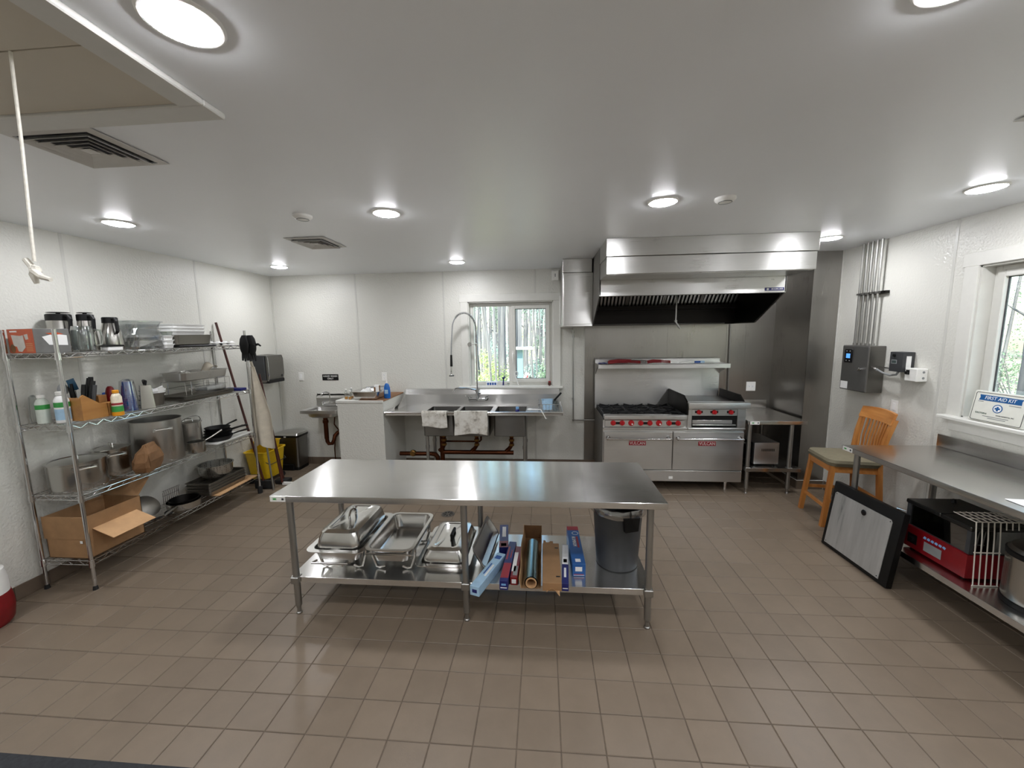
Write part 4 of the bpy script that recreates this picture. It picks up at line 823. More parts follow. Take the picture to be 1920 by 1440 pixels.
b=B(); b.prism([(-.05,.11),(.01,.13),(.075,.12),(.075,.05),(-.02,.055)],.1451,.1463,'x'); b.obj('side_picture','paper',t); B().prism([(-.03,.135),(.03,.14),(.06,.128),(.0,.122)],.1451,.1465,'x').obj('side_picture','orange',t)
def carafe(label,X,Y,rb,rt_,h,rz,kind):
    t=pl('carafe',label,'carafe',X,Y,Z4,rz); hh=h*.78
    B().lathe([(rb*.96,0),(rb,.01),(rb,hh*.3),(rb*.9,hh*.65),(rt_,hh),(0,hh)],24).obj('body','pot',t)
    b=B(); b.lathe([(rt_+.002,hh),(rt_+.001,h*.93),(rt_*.9,h*.95),(0,h*.955)],24); 
    b.prism([(-rt_-.03,h*.90),(-rt_*.6,h*.90),(-rt_*.6,h*.82),(-rt_,h*.84)],-.014,.014,'y'); b.obj('collar','black',t)
    if kind: B().lathe([(.012,h*.956),(.012,h*.97),(rt_*.9,h*.975),(rt_*.95,h*.985),(rt_*.7,h),(0,h*1.003)],20).obj('lid','black_gloss',t)
    b=B(); b.tube([(rt_-.004,0,h*.90),(rt_+.035,0,h*.90),(rt_+.055,0,h*.82),(rb+.035,0,h*.55),(rb+.012,0,h*.48)],[.011,.012,.012,.012,.009],8); b.obj('handle','black',t)
carafe('wide steel coffee carafe with black spout lid, behind glass pitcher',-3.632,2.705,.078,.068,.295,-10,True)
carafe('slim steel carafe with raised black lid, middle of three',-3.52,2.79,.058,.048,.295,-15,True)
carafe('tapered steel carafe with flat black top, right of three',-3.462,2.912,.070,.047,.275,-20,False)
t=pl('glass_pitcher','clear glass coffee pitcher at front of top shelf','pitcher',-3.405,2.665,Z4)
b=B(); b.lathe([(.058,0),(.062,.01),(.062,.15),(.055,.185),(.052,.185),(.058,.15),(.058,.012),(0,.006)],24,cap0=True); b.obj('body','clear_plastic',t); b=B(); b.tube([(.035,.048,.16),(.055,.075,.155),(.06,.082,.10),(.055,.075,.05),(.038,.05,.04)],.008,8); b.obj('handle','pale_plastic',t)
t=pl('basket_lid','small black and white plastic lid before the steel carafes','lid',-3.352,2.81,Z4,90); B().box(-.055,.055,-.03,.03,0,.03,.004,1).obj('base','paper',t); B().prism([(-.07,.0305),(.065,.0305),(.06,.042),(-.05,.045)],-.032,.032,'y').obj('top','black',t)
t=pl('clear_tray_stack','stack of clear crinkled food trays inside plastic bag','trays',-3.510,3.142,Z4)
for q in range(3):
    o=pan(.21,.21,.05,.018,.03,.001,.03).obj('tray','clear_plastic',t); o.location=(0,0,.004+q*.022)
b=B(); b.loft([rrect(0,0,.21,.23,.05,.125),rrect(0,0,.22,.24,.05,.18),rrect(0,0,.25,.27,.03,.225),rrect(0,0,.27,.29,.03,.228),rrect(0,0,.27,.29,.03,.236),rrect(0,0,.23,.25,.03,.24)]); b.obj('dome_tray','clear_plastic',t)
rn=random.Random(11); b=B(); b.loft([[(x*(1+rn.uniform(-.06,.05)),y*(1+rn.uniform(-.06,.05)),z) for x,y,z in rrect(0,0,w,d,.05,z,5)] for w,d,z in((.24,.26,.001),(.26,.28,.02),(.25,.27,.07),(.26,.28,.12),(.24,.26,.17),(.25,.27,.21))],cap0=False,cap1=False); b.obj('bag','thin_bag',t,smooth=False)
for q in range(4):
    t=pl('takeout_container','white takeout container stacked on top shelf, '+('lowest of four','second from bottom','third from bottom','topmost and clearest')[q],'container',-3.43,3.325,Z4+.0002+q*.0372,0,'takeout containers on top shelf')
    b=B(); b.loft([rrect(0,0,.08,.075,.016,0),rrect(0,0,.092,.086,.016,.029),rrect(0,0,.104,.097,.016,.031),rrect(0,0,.104,.097,.016,.0368)]); b.obj('container_body','pale_plastic' if q==3 else 'paper',t)
t=pl('black_tray','flat black tray under the dark roasting pan','tray',-3.51,3.62,Z4); B().box(-.13,.13,-.21,.21,0,.018,.006,1).obj('tray_body','black',t)
t=pl('roasting_pan','dull grey rectangular roasting pan on top shelf','pan',-3.51,3.60,Z4+.0185); pan(.235,.42,.10,.012,.04,.002,.012).obj('pan_body','sheet_pan',t)
for q in range(3):
    t=pl('plastic_tub','white plastic tub nested above roasting pan, '+('lowest of three','middle of three','topmost of three')[q],'tub',-3.52,3.605,Z4+.074+q*.031,0,'white tubs above roasting pan')
    b=B(); b.loft([rrect(0,0,.146,.31,.04,.005),rrect(0,0,.166,.356,.04,.081),rrect(0,0,.185,.375,.04,.083),rrect(0,0,.185,.375,.04,.078),rrect(0,0,.17,.36,.04,.077),rrect(0,0,.15,.32,.04,0)][::-1]); b.obj('tub_body','paper',t)
t=pl('round_lid_plate','flat round steel lid lying by the egg tray','lid',-3.39,3.90,Z4); B().lathe([(.09,0),(.092,.003),(.05,.010),(0,.012)],24).obj('lid_body','pot',t); B().ball((0,0,.02),.011,10).obj('knob','black',t)
t=pl('egg_tray','white foam egg tray at far end of top shelf','egg tray',-3.54,4.03,Z4)
b=B(); b.solid(lambda u,v:(-.09+.18*u,-.135+.27*v,.028+.017*math.sin(u*4*PI)*math.sin(v*6*PI)),24,36,(0,0,.004)); b.obj('tray_body','paper',t)
B().box(-.085,.085,-.13,.13,0,.012,.003,1).obj('base','paper',t)
# ---- second shelf
def bottle(label,X,Y,z,r_,h,body,band,cap,name='bottle',capm=None):
    t=pl(name,label,'bottle',X,Y,z)
    B().lathe([(r_*.95,0),(r_,.006),(r_,h*.72),(r_*.7,h*.84),(r_*.45,h*.88),(0,h*.885)],20).obj('bottle_body',body,t)
    if band: B().lathe([(r_+.0008,h*.5),(r_+.0008,h*.66)],20,cap0=False,cap1=False).obj('band',band,t)
    B().lathe([(r_*.62,h*.888),(r_*.62,h*.985),(r_*.5,h),(0,h)],16).obj('cap',cap,t); return t
t=bottle('tall white bottle with faint green band, nearest end of shelf',-3.60,2.50,Z3,.036,.205,'pale_paint','green','white')
t=bottle('white drum with green band beside near shelf post',-3.49,2.535,Z3,.040,.225,'paper','green','white')
B().lathe([(.0405,.02),(.0405,.10)],20,cap0=False,cap1=False).obj('paper_label','light_blue',t)
t=pl('plastic_sleeve','sleeve of clear plastic cups at shelf corner','sleeve',-3.665,2.50,Z3); B().lathe([(.028,0),(.033,.05),(.028,.12),(.022,.19),(.008,.205)],16).obj('sleeve_body','clear_plastic',t)
cad=pl('utensil_caddy','slanted bamboo caddy full of black handled tools','caddy',-3.475,2.69,Z3)
prof=[(-.12,0),(-.12,.175),(-.10,.19),(.0,.11),(.045,.105),(.05,.0)]
B().prism([(y,z) for y,z in prof],.085,.095,'x').obj('side_panel','bamboo',cad); B().prism(prof,-.095,-.085,'x').obj('side_panel','bamboo',cad)
b=B(); b.box(-.085,.085,-.12,-.11,0,.17); b.obj('end_panel','bamboo',cad); b=B(); b.box(-.085,.085,.04,.05,0,.105); b.obj('end_panel','bamboo',cad); B().box(-.085,.085,-.11,.04,0,.008).obj('base','bamboo',cad)
b=B(); b.box(.03,.095,.056,.115,0,.105,.002,1); b.obj('pocket','bamboo',cad); b=B(); b.box(-.095,.02,.056,.115,0,.16,.002,1); b.obj('pocket','bamboo',cad)
rn=random.Random(4); tools=[('black',0,.02,.02,.30,.016),('black',.03,-.03,.06,.27,.015),('black',-.03,.0,.05,.29,.014),('dark_grey',.05,-.02,.04,.24,.014),('black',-.05,-.05,-.01,.26,.015),('black',.02,-.06,.03,.25,.013)]
tl=['black tongs handle rising highest from bamboo caddy','black ladle handle leaning in bamboo caddy','black spatula handle at middle of bamboo caddy','dark grey whisk handle over the caddy front','black spoon handle at left of bamboo caddy','thin black handle lying low in bamboo caddy']
for q,(m,x,y,dy,l,r_) in enumerate(tools):
    u=thing('utensil',tl[q],'utensil',(-3.475+x,2.69+y,Z3+.009)); b=B(); b.tube([(0,0,0),(0,dy*.35,l*.45)],.005,6); b.obj('shaft','chrome',u); b=B(); b.tube([(0,dy*.35,l*.45),(0,dy*.75,l*.8),(0,dy,l)],[r_*.8,r_,r_*.9],8); b.obj('handle_grip',m,u)
u=thing('spatula','dark blue blade spatula sticking out of bamboo caddy','spatula',(-3.52,2.65,Z3+.009)); b=B(); b.rbox(0,-.01,.25,.006,.05,.09,Matrix.Rotation(R(16),3,'X'),.002); b.obj('blade','spat_blue',u); B().cyl((0,.0,0),(0,-.0,.21),.005,seg=8).obj('shaft','chrome',u)
u=thing('spoon','grey plastic spoon bowl at back of bamboo caddy','spoon',(-3.55,2.62,Z3+.009)); B().ball((0,-.02,.22),.042,14,(.35,.8,1.1)).obj('bowl','grey_plastic',u); B().cyl((0,0,0),(0,-.01,.18),.005,seg=8).obj('shaft','grey_plastic',u)
t=bottle('spray oil can with amber cap and green print',-3.340,2.775,Z3,.033,.20,'can_print',None,'amber','spray_can'); B().lathe([(.0355,.03),(.0355,.075)],20,cap0=False,cap1=False).obj('print','green',t); B().lathe([(.0355,.085),(.0355,.10)],20,cap0=False,cap1=False).obj('print','label_red',t); B().lathe([(.0356,.0),(.0356,.03)],20,cap0=False,cap1=False).obj('print','amber',t)
t=pl('cup_stack','stack of blue plastic cups in clear bag on second shelf','cups',-3.45,2.96,Z3)
for q in range(9): 
    o=B().lathe([(.050,0),(.054,.002),(.054,.007),(.050,.009),(.038,.11),(.0,.111)],20,cap0=False,cap1=True).obj('cup','tint_cup',t); o.location=(0,0,.001+q*.0165); o.scale=(1-q*.022,1-q*.022,1)
B().lathe([(.056,0),(.058,.10),(.05,.2),(.045,.25),(.02,.265)],16,cap0=False,cap1=False).obj('bag','thin_bag',t)
t=pl('cup_stack','sleeve of dark blue cups behind the amber capped can','cups',-3.555,2.90,Z3)
for q in range(5): 
    o=B().lathe([(.046,0),(.036,.10),(.034,.10),(.044,.0)],20,cap0=False,cap1=False).obj('cup','tint_cup',t); o.location=(0,0,.001+q*.0155)
t=pl('red_bottle','red bottle top showing behind amber capped can','bottle',-3.475,2.85,Z3); B().lathe([(.03,0),(.03,.17),(.022,.205),(.012,.22),(0,.221)],16).obj('bottle_body','red',t)
t=pl('box_grater','steel box grater with black handle beside blue cups','grater',-3.415,3.075,Z3,-35)
b=B(); b.loft([rrect(0,0,.085,.10,.008,0),rrect(0,0,.06,.075,.006,.20)],True,True); b.obj('grater_body','pot',t)
for q in range(4): B().box(-.03,.03,-.054+q*.0042,-.05+q*.0042,.03+q*.04,.034+q*.04).obj('slot','black',t)
b=B(); b.tube([(-.04,0,.20),(-.042,0,.235),(.042,0,.235),(.04,0,.20)],[.006,.012,.012,.006],8); b.obj('handle','black',t)
t=pl('liner_basket','dark wire basket with white paper filters on second shelf','basket',-3.50,3.22,Z3)
b=B(); b.lathe([(.06,0),(.085,.11),(.088,.112),(.083,.112),(.058,.004)],20); b.obj('basket_body','sheet_pan',t); rn=random.Random(8); b=B(); b.lathe([(.075,.08),(.085,.13),(.08,.15),(.06,.11),(.0,.10)],16,cap0=False)
for v in b.bm.verts: v.co*=1+rn.uniform(-.12,.12)
b.obj('paper_filter','paper',t)
for q in range(3):
    t=pl('sheet_pan',('sheet pan at bottom of the second shelf stack','sheet pan in middle of the second shelf stack','sheet pan on top of the second shelf stack')[q],'sheet pan',-3.515,3.68,Z3+q*.0115,1.35,'sheet pans on second shelf'); pan(.30,.60,.024,.008,.02,.0015,.006).obj('pan_body','sheet_pan',t)
t=pl('wire_chafer_rack','wire chafing rack standing on sheet pans','rack',-3.52,3.70,Z3+.0505,1.35)
b=B()
for z in(.125,): b.tube([(-.12,-.27,z),(.12,-.27,z),(.12,.27,z),(-.12,.27,z)],.0028,6,True)
for x,y in((-.12,-.24),(.12,-.24),(-.12,.24),(.12,.24)): b.tube([(x,y-.035,.125),(x,y-.03,.0),(x,y+.03,.0),(x,y+.035,.125)],.0028,6)
b.tube([(-.12,-.24,.06),(.12,-.24,.06),(.12,.24,.06),(-.12,.24,.06)],.0025,6,True); b.obj('rack_wires','chrome',t)
t=pl('foil_roasting_pan','large foil roasting pan with crumpled lining on wire rack','pan',-3.52,3.70,Z3+.180,1.35); pan(.23,.56,.085,.014,.04,.0012,.012).obj('pan_body','alum',t)
rn=random.Random(2); b=B(); b.solid(lambda u,v:(-.08+.16*u,-.16+.34*v,.03+.05*abs(math.sin(u*9+v*4))*abs(math.sin(v*11+u))+rn.uniform(0,.012)),8,14,(0,0,.001)); b.obj('foil','alum',t,smooth=False)
b=B(); b.solid(lambda u,v:(-.05+.10*u,.10+.12*v,.055+.10*math.sin(v*2.2)*(1-.4*u)+.012*math.sin(u*7)),6,6,(.001,0,.002)); b.obj('paper_sheet','canvas',t)
t=pl('napkin_pack','pack of wrapped white napkins under the wire rack','napkins',-3.53,3.86,Z3+.0485,1.35); B().box(-.07,.07,-.12,.12,0,.05,.01,2).obj('pack','thin_bag',t); B().box(-.062,.062,-.11,.11,.004,.044,.006,1).obj('napkins','paper',t)
t=pl('blue_towel','folded dark blue towel at far end of second shelf','towel',-3.47,4.12,Z3); B().box(-.12,.10,-.045,.045,0,.03,.01,2).obj('towel_body','navy',t)
# ---- third shelf
def pot(label,X,Y,z,r_,h,mat='pot',lid=True,rz=0,name='stock_pot',loops=True):
    t=pl(name,label,'pot',X,Y,z,rz)
    B().lathe([(r_*.97,0),(r_,.012),(r_,h-.006),(r_+.006,h-.003),(r_+.006,h),(r_-.002,h),(r_-.004,.006),(0,.005)],36).obj('pot_body',mat,t)
    if loops:
        for s in(-1,1):
            b=B(); w=min(.055,r_*.4); zz=h*.80; x=s*r_
            b.tube([(x-s*.003,-w,zz),(x+s*.03,-w,zz+.004),(x+s*.038,0,zz+.006),(x+s*.03,w,zz+.004),(x-s*.003,w,zz)],.0055,8); b.obj('loop_handle',mat,t)
            for q in(-1,1): B().rbox(x+s*.003,q*w,zz,.006,.03,.028).obj('handle_plate',mat,t)
    if lid:
        l=B().lathe([(r_+.008,h+.0005),(r_+.008,h+.006),(r_*.92,h+.008),(r_*.9,h+.004),(r_*.4,h+.014),(0,h+.016)],36).obj('lid',mat,t)
        b=B(); b.tube([(-.04,0,h+.012),(-.035,0,h+.04),(.035,0,h+.04),(.04,0,h+.012)],.005,8); b.obj('lid_handle',mat,l)
    return t
pot('wide low stock pot with lid at near end of third shelf',-3.535,2.60,Z2,.16,.205,'pot',True,-25)
pot('medium lidded pot between wide pot and paper bag',-3.585,2.885,Z2,.114,.215,'pot',True,-25)
pot('tallest open aluminium stock pot on third shelf',-3.53,3.23,Z2,.18,.385,'alum',False,-30)
pb=pl('paper_bag','crumpled brown paper bag leaning before the tallest pot','bag',-3.365,2.965,Z2,20)
rn=random.Random(21); b=B(); b.loft([[(x*(1+rn.uniform(-.12,.12))+.05*z*2,y*(1+rn.uniform(-.12,.12)),z+rn.uniform(-.008,.008)*(z>0)) for x,y,z in rrect(0,0,w,d,.02,z,3)] for w,d,z in((.10,.19,0),(.12,.22,.04),(.115,.22,.10),(.10,.19,.16),(.05,.15,.20),(.03,.13,.225))]); b.obj('bag_body','kraft',pb,smooth=False)
t=pot('narrow aluminium pot with wire bail behind the saucepan',-3.545,3.575,Z2,.095,.27,'alum',True,0,'bail_pot',False)
b=B(); b.tube([(-.097,0,.22),(-.10,.0,.26)]+[(-.1*math.cos(a),.10*math.sin(a)*.8,.262+.06*math.sin(a)) for a in[PI*q/10 for q in range(11)]]+[(.097,0,.22)],.004,6); b.obj('bail','chrome',t)
t=pl('saucepan','small shiny saucepan with long handle at shelf front','saucepan',-3.39,3.47,Z2); B().lathe([(.066,0),(.07,.008),(.072,.105),(.075,.107),(.07,.107),(.066,.006),(0,.005)],28).obj('pan_body','pot',t)
b=B(); b.tube([(.02,.068,.095),(.05,.12,.12),(.09,.21,.17)],[.007,.008,.01],8); b.obj('handle','pot',t)
t=pl('cutting_board','white cutting board under black pans, jutting past shelf end','cutting board',-3.548,3.985,Z2,1.35); B().box(-.15,.15,-.28,.235,0,.016,.004,1).obj('board','white',t)
for q,(x,y,r_,rz,l) in enumerate(((-3.50,3.855,.135,55,'black frying pan at bottom of the pan stack'),(-3.50,3.855,.125,75,'black frying pan second from bottom of pan stack'),(-3.50,3.855,.12,40,'black frying pan third in the pan stack'),(-3.50,3.855,.115,90,'black frying pan on top of the pan stack'))):
    t=pl('frying_pan',l,'frying pan',x,y,Z2+.0165+q*.031,0,'black frying pans on third shelf'); B().lathe([(r_*.75,0),(r_*.8,.004),(r_,.045),(r_+.003,.047),(r_-.003,.046),(r_*.77,.006),(0,.005)],28).obj('pan_body','iron',t)
    A=R(rz); c,s=math.cos(A),math.sin(A); b=B(); b.tube([((r_-.005)*c,(r_-.005)*s,.04),((r_+.05)*c,(r_+.05)*s,.052),((r_+.15)*c,(r_+.15)*s,.066)],[.008,.009,.011],8); b.obj('handle','black' if q%2 else 'black_steel',t)
# ---- bottom shelf
bx_=pl('cardboard_box','open brown cardboard box at near end of bottom shelf','box',-3.512,2.65,Z1)
w_,d_,h_=.335,.40,.32; 
for (a0,a1,c0,c1) in((-w_/2,w_/2,-d_/2,-d_/2+.004),(-w_/2,w_/2,d_/2-.004,d_/2),(-w_/2,-w_/2+.004,-d_/2,d_/2),(w_/2-.004,w_/2,-d_/2,d_/2)): B().box(a0,a1,c0,c1,0,h_).obj('side','cardboard',bx_)
B().box(-w_/2,w_/2,-d_/2,d_/2,-.0,.004).obj('base','cardboard',bx_)
b=B(); b.loft([[(w_/2,-d_/2,h_-.18),(w_/2,d_/2,h_-.18),(w_/2+.01,d_/2,h_-.175),(w_/2+.01,-d_/2,h_-.175)]],True,False) if False else b.rbox(w_/2+.075,.0,h_-.165+.03,.19,.32,.004,Matrix.Rotation(R(22),3,'Y')); b.obj('flap','cardboard_light',bx_)
b=B(); b.rbox(-.02,d_/2+.055,h_+.06,.34,.16,.004,Matrix.Rotation(R(48),3,'X')); b.obj('flap','cardboard',bx_)
b=B(); b.rbox(0,-d_/2-.002,h_-.085,.36,.004,.17); b.obj('flap','cardboard',bx_); B().box(.11,.13,-d_/2-.0055,-d_/2-.0045,.12,.14).obj('sticker','paper',bx_)
t=pl('saute_pan','wide stainless saute pan on bottom shelf beside the box','saute pan',-3.455,3.33,Z1); B().lathe([(.125,0),(.13,.006),(.135,.065),(.138,.067),(.132,.067),(.128,.008),(0,.006)],32).obj('pan_body','pot',t)
b=B(); b.tube([(.05,-.125,.055),(.075,-.19,.06),(.10,-.30,.05)],[.008,.009,.011],8); b.obj('handle','pot',t)
t=pl('deep_pan','dark nested frying pan lying inside the saute pan','frying pan',-3.455,3.335,Z1+.0098); B().lathe([(.10,0),(.105,.006),(.117,.072),(.120,.074),(.114,.073),(.10,.01),(0,.008)],28).obj('pan_body','black_steel',t)
t=pl('wok_lid','tilted dark round lid leaning behind saute pan','lid',-3.64,3.13,Z1); b=B(); b.lathe([(.105,0),(.107,.004),(.06,.016),(0,.02)],28); o=b.obj('lid_body','sheet_pan',t); o.matrix_local=Matrix.Translation((.02,0,.09))@Matrix.Rotation(R(52),4,'Y')
for q,(x,y,rz,l) in enumerate(((-3.46,3.06,60,'black plastic ladle lying between box and saute pan'),(-3.53,2.96,100,'black plastic turner lying behind the ladle'))):
    t=pl('black_utensil',l,'utensil',x,y,Z1,rz); b=B(); b.tube([(-.10,0,.010),(.06,0,.014)],[.008,.006],8); b.obj('handle','black',t); B().ball((.085,0,.03),.032,12,(1,.9,.8)).obj('head','black_gloss',t)
t=pl('wire_basket','chrome wire basket standing against the wall','basket',-3.66,3.42,Z1); b=B(); 
for q in range(9): b.tube([(-.02,-.08+q*.02,.0025),(-.015,-.08+q*.02,.12),(.0,-.08+q*.02,.15)],.0022,5)
for z in(.03,.09,.14): b.tube([(-.018,-.085,z),(-.018,.085,z)],.0025,5)
b.obj('basket_wires','chrome',t)
t=pl('cardboard_sheet','flat tan cardboard sheet under trays on bottom shelf','cardboard',-3.49,3.86,Z1,3); B().box(-.165,.165,-.29,.29,0,.006).obj('sheet','cardboard_light',t)
for q in range(4):
    t=pl('roasting_tray','dark rectangular tray in bottom shelf stack, '+('lowest','second','third','uppermost')[q],'tray',-3.51,3.79,Z1+.0065+q*.030,1.35,'stacked trays on bottom shelf'); pan(.26,.50,.045,.010,.02,.0015,.004).obj('tray_body','sheet_pan',t)
t=pl('colander','large perforated aluminium colander on stacked trays','colander',-3.52,3.80,Z1+.126); B().lathe([(.09,0),(.125,.02),(.15,.06),(.155,.14),(.163,.143),(.163,.147),(.151,.146),(.146,.06),(.12,.024),(0,.006)],32).obj('bowl','perforated',t)
for s in(-1,1): b=B(); b.tube([(-.03,s*.16,.13),(-.025,s*.185,.133),(.025,s*.185,.133),(.03,s*.16,.13)],.004,6); b.obj('loop_handle','alum',t)
# ================================================================ cleaning corner
bk=thing('mop_bucket','yellow mop bucket with wringer on black wheels, behind shelving','mop bucket',(-3.575,4.62,0))
b=B(); b.loft([rrect(0,0,.24,.30,.04,.065),rrect(0,0,.30,.38,.05,.40),rrect(0,0,.325,.405,.05,.402),rrect(0,0,.325,.405,.05,.415),rrect(0,0,.29,.37,.05,.415),rrect(0,0,.235,.295,.04,.08)]); b.obj('bucket_body','yellow',bk)
b=B(); b.loft([rrect(-.02,.06,.20,.16,.03,.30),rrect(-.02,.06,.25,.22,.03,.50),rrect(-.02,.06,.27,.24,.03,.503),rrect(-.02,.06,.24,.21,.03,.50),rrect(-.02,.06,.19,.15,.03,.31)]); b.obj('wringer','yellow',bk)
b=B(); b.rbox(.06,-.03,.47,.20,.03,.04,Matrix.Rotation(R(15),3,'Y'),.005); b.obj('press_plate','black',bk)
b=B(); b.tube([(.10,-.17,.30),(.165,-.15,.25),(.165,.15,.25),(.10,.17,.30)],.005,6); b.obj('bail','dark_grey',bk)
for x in(-.11,.11):
    for y in(-.14,.14):
        b=B(); b.cyl((x-.014,y,.032),(x+.014,y,.032),.032,seg=16); b.cyl((x,y,.032),(x,y,.066),.008,seg=8); b.obj('caster','rubber',bk)
def pole(name,label,cat,p0,p1,r_,mat,group=None,head=None):
    t=thing(name,label,cat,tuple(p0),0,group); d=Vector(p1)-Vector(p0); b=B(); b.tube([(0,0,.0)+Vector((0,0,0)) if False else (0,0,0),tuple(d*.5),tuple(d)],r_,10); b.obj('handle',mat,t); return t,d
t,d=pole('broom','dark wood broom handle leaning diagonally against left wall','broom',(-3.40,4.33,.06),(-3.72,4.235,2.01),.0125,'dark_wood'); b=B(); b.rbox(0,0,-.005,.22,.05,.10,None,.01); b.obj('broom_head','rubber',t)
t,d=pole('mop','grey metal mop handle standing before yellow bucket','mop',(-3.255,4.285,.0),(-3.36,4.30,1.45),.0105,'galv')
t,d=pole('squeegee','red squeegee handle nearest the apron','squeegee',(-3.235,4.42,.045),(-3.36,4.39,1.30),.012,'dark_wood'); B().rbox(.10,.02,-.02,.22,.03,.035,None,.006).obj('squeegee_head','white',t)
t,d=pole('dust_mop','dark red mop handle behind the apron','mop',(-3.29,4.52,.06),(-3.40,4.42,1.40),.013,'dark_wood'); B().rbox(.0,0,-.03,.16,.12,.05,None,.02).obj('mop_head','rubber',t)
ap=thing('apron','beige canvas apron hanging from the far shelf post','apron',(-3.30,4.315,.55))
def apfn(u,v):
    z=.95-.95*v; wid=.05+.17*min(1,v*1.7); x=-.05+(u-.35)*wid*1.15+.04*v; f=.03*math.sin(u*9+1)*(.35+.65*v); return (x,-.07+f,z+.03*math.sin(u*6)*v)
b=B(); b.solid(apfn,18,16,(0,.004,0)); b.obj('cloth','canvas',ap); B().tube([(-.06,-.055,.95),(-.062,-.07,1.02),(-.055,-.085,1.04),(-.045,-.07,1.02),(-.04,-.055,.95)],.006,6).obj('neck_strap','canvas',ap)
gl_=thing('gloves','black work gloves hung over top of far shelf post','gloves',S(.0,SL,1.70)); 
for q,(a,bb) in enumerate(((.0,0),(.05,.02))):
    b=B(); b.loft([[(x+a,y+bb-.005,z) for x,y,z in rrect(0,0,w,d,.012,z,3)] for w,d,z in((.05,.03,.16),(.09,.045,.12),(.11,.05,.06),(.10,.05,.0),(.07,.04,-.05))]); 
    for f_ in range(4): b.tube([(a-.035+f_*.024,bb-.005,-.04),(a-.04+f_*.028,bb-.005,-.09),(a-.04+f_*.03,bb-.01,-.12-.01*(f_%2))],[.012,.011,.008],6)
    b.tube([(a+.045,bb,.05),(a+.085,bb,.06),(a+.115,bb-.005,.04)],[.014,.012,.009],6); b.obj('glove','black',gl_)
for ob in gl_.children: ob.location=(.06,-.075,0)
# step-on trash can and towel dispenser
tc=thing('trash_can','stainless step-on trash can with black lid rim in corner','trash can',(-3.535,5.09,0))
b=B(); b.loft([rrect(0,0,.32,.23,.03,.04),rrect(0,0,.35,.25,.03,.46)]); b.obj('can_body','steel_dark',tc); B().loft([rrect(0,0,.33,.24,.03,0),rrect(0,0,.33,.24,.03,.039)]).obj('base','black',tc)
B().loft([rrect(0,0,.36,.26,.03,.461),rrect(0,0,.37,.265,.03,.49)]).obj('rim','black',tc); B().loft([rrect(0,0,.365,.26,.03,.491),rrect(0,.01,.34,.235,.03,.515),rrect(0,.02,.28,.18,.03,.522)]).obj('lid','steel',tc)
B().box(-.06,.10,-.142,-.122,.004,.085,.006,1).obj('pedal','black',tc); B().box(-.01,.02,-.1395,-.136,.468,.482).obj('badge','white',tc)
td=thing('towel_dispenser','steel paper towel dispenser on left wall near corner','dispenser',(XL+.0005,4.91,1.25))
b=B(); b.prism([(0,.0),(.17,.0),(.20,.03),(.215,.10),(.215,.30),(.20,.345),(0,.355)],-.15,.16,'y'); b.obj('cover','steel_dark',td); B().box(.0,.185,-.165,-.151,.03,.35,.004,1).obj('side_panel','dark_grey',td)
B().box(.06,.217,-.145,.158,-.012,.035,.006,1).obj('outlet_slot','black',td); b=B(); b.box(.2155,.2172,.10,.125,.055,.085,.002,1); b.obj('lock','black_gloss',td); B().tube([(.205,-.145,.02),(.22,-.145,.1),(.22,-.145,.3),(.205,-.145,.345)],.007,8).obj('edge_trim','chrome',td)
# juice bottle / red jug in near left corner
jg=thing('detergent_tub','red and white detergent tub with round lid at left picture edge','tub',(-3.60,2.03,0))
B().lathe([(.105,0),(.125,.03),(.135,.11),(.132,.17),(.125,.215)],28).obj('red_base','red',jg); text('na',.05,'white',jg,frame_m((.095,-.102,.13),(.73,.68,0),(0,0,1)),shear=.3)
B().lathe([(.124,.2155),(.122,.30),(.112,.37),(.095,.385),(0,.386)],28).obj('white_top','white',jg); B().lathe([(.085,.3865),(.085,.40),(.07,.405),(0,.406)],24).obj('lid','paper',jg)
def disc(name,mat,par,c,n,r_,sx=1):
    M=frame_m(c,Vector((0,0,1)).cross(Vector(n)),(0,0,1)); o=B().lathe([(r_,0),(r_,.0012)],20,sx=sx).obj(name,mat,par); o.data.transform(M); return o
disc('print','navy',jg,(.124*.75,-.124*.66+.04,.325),(.75,-.66,0),.020,1.4).location=(.012,.012,0)
disc('print','amber',jg,(.124*.75-.02,-.124*.66-.005,.25),(.75,-.66,0),.024).location=(.012,-.002,0)
mt=tag(struct(B().box(-3.2,-1.43,.35,1.342,.0,.009,.004,1).obj('floor_mat','mat_rubber')),'dark ribbed rubber floor mat at lower left','floor mat'); del mt['kind']
# ================================================================ right work table
rt_=steel_table('work_table','stainless work table with backsplash against the right wall',2.472,3.214,.95,3.36,.88,'x',.262,'steel_top_y',legs=[(x,y) for x in(2.535,3.13) for y in(3.275,1.05)],und_in=.06,tagpos=((2.4705,3.30,.861),(0,-1,0)))
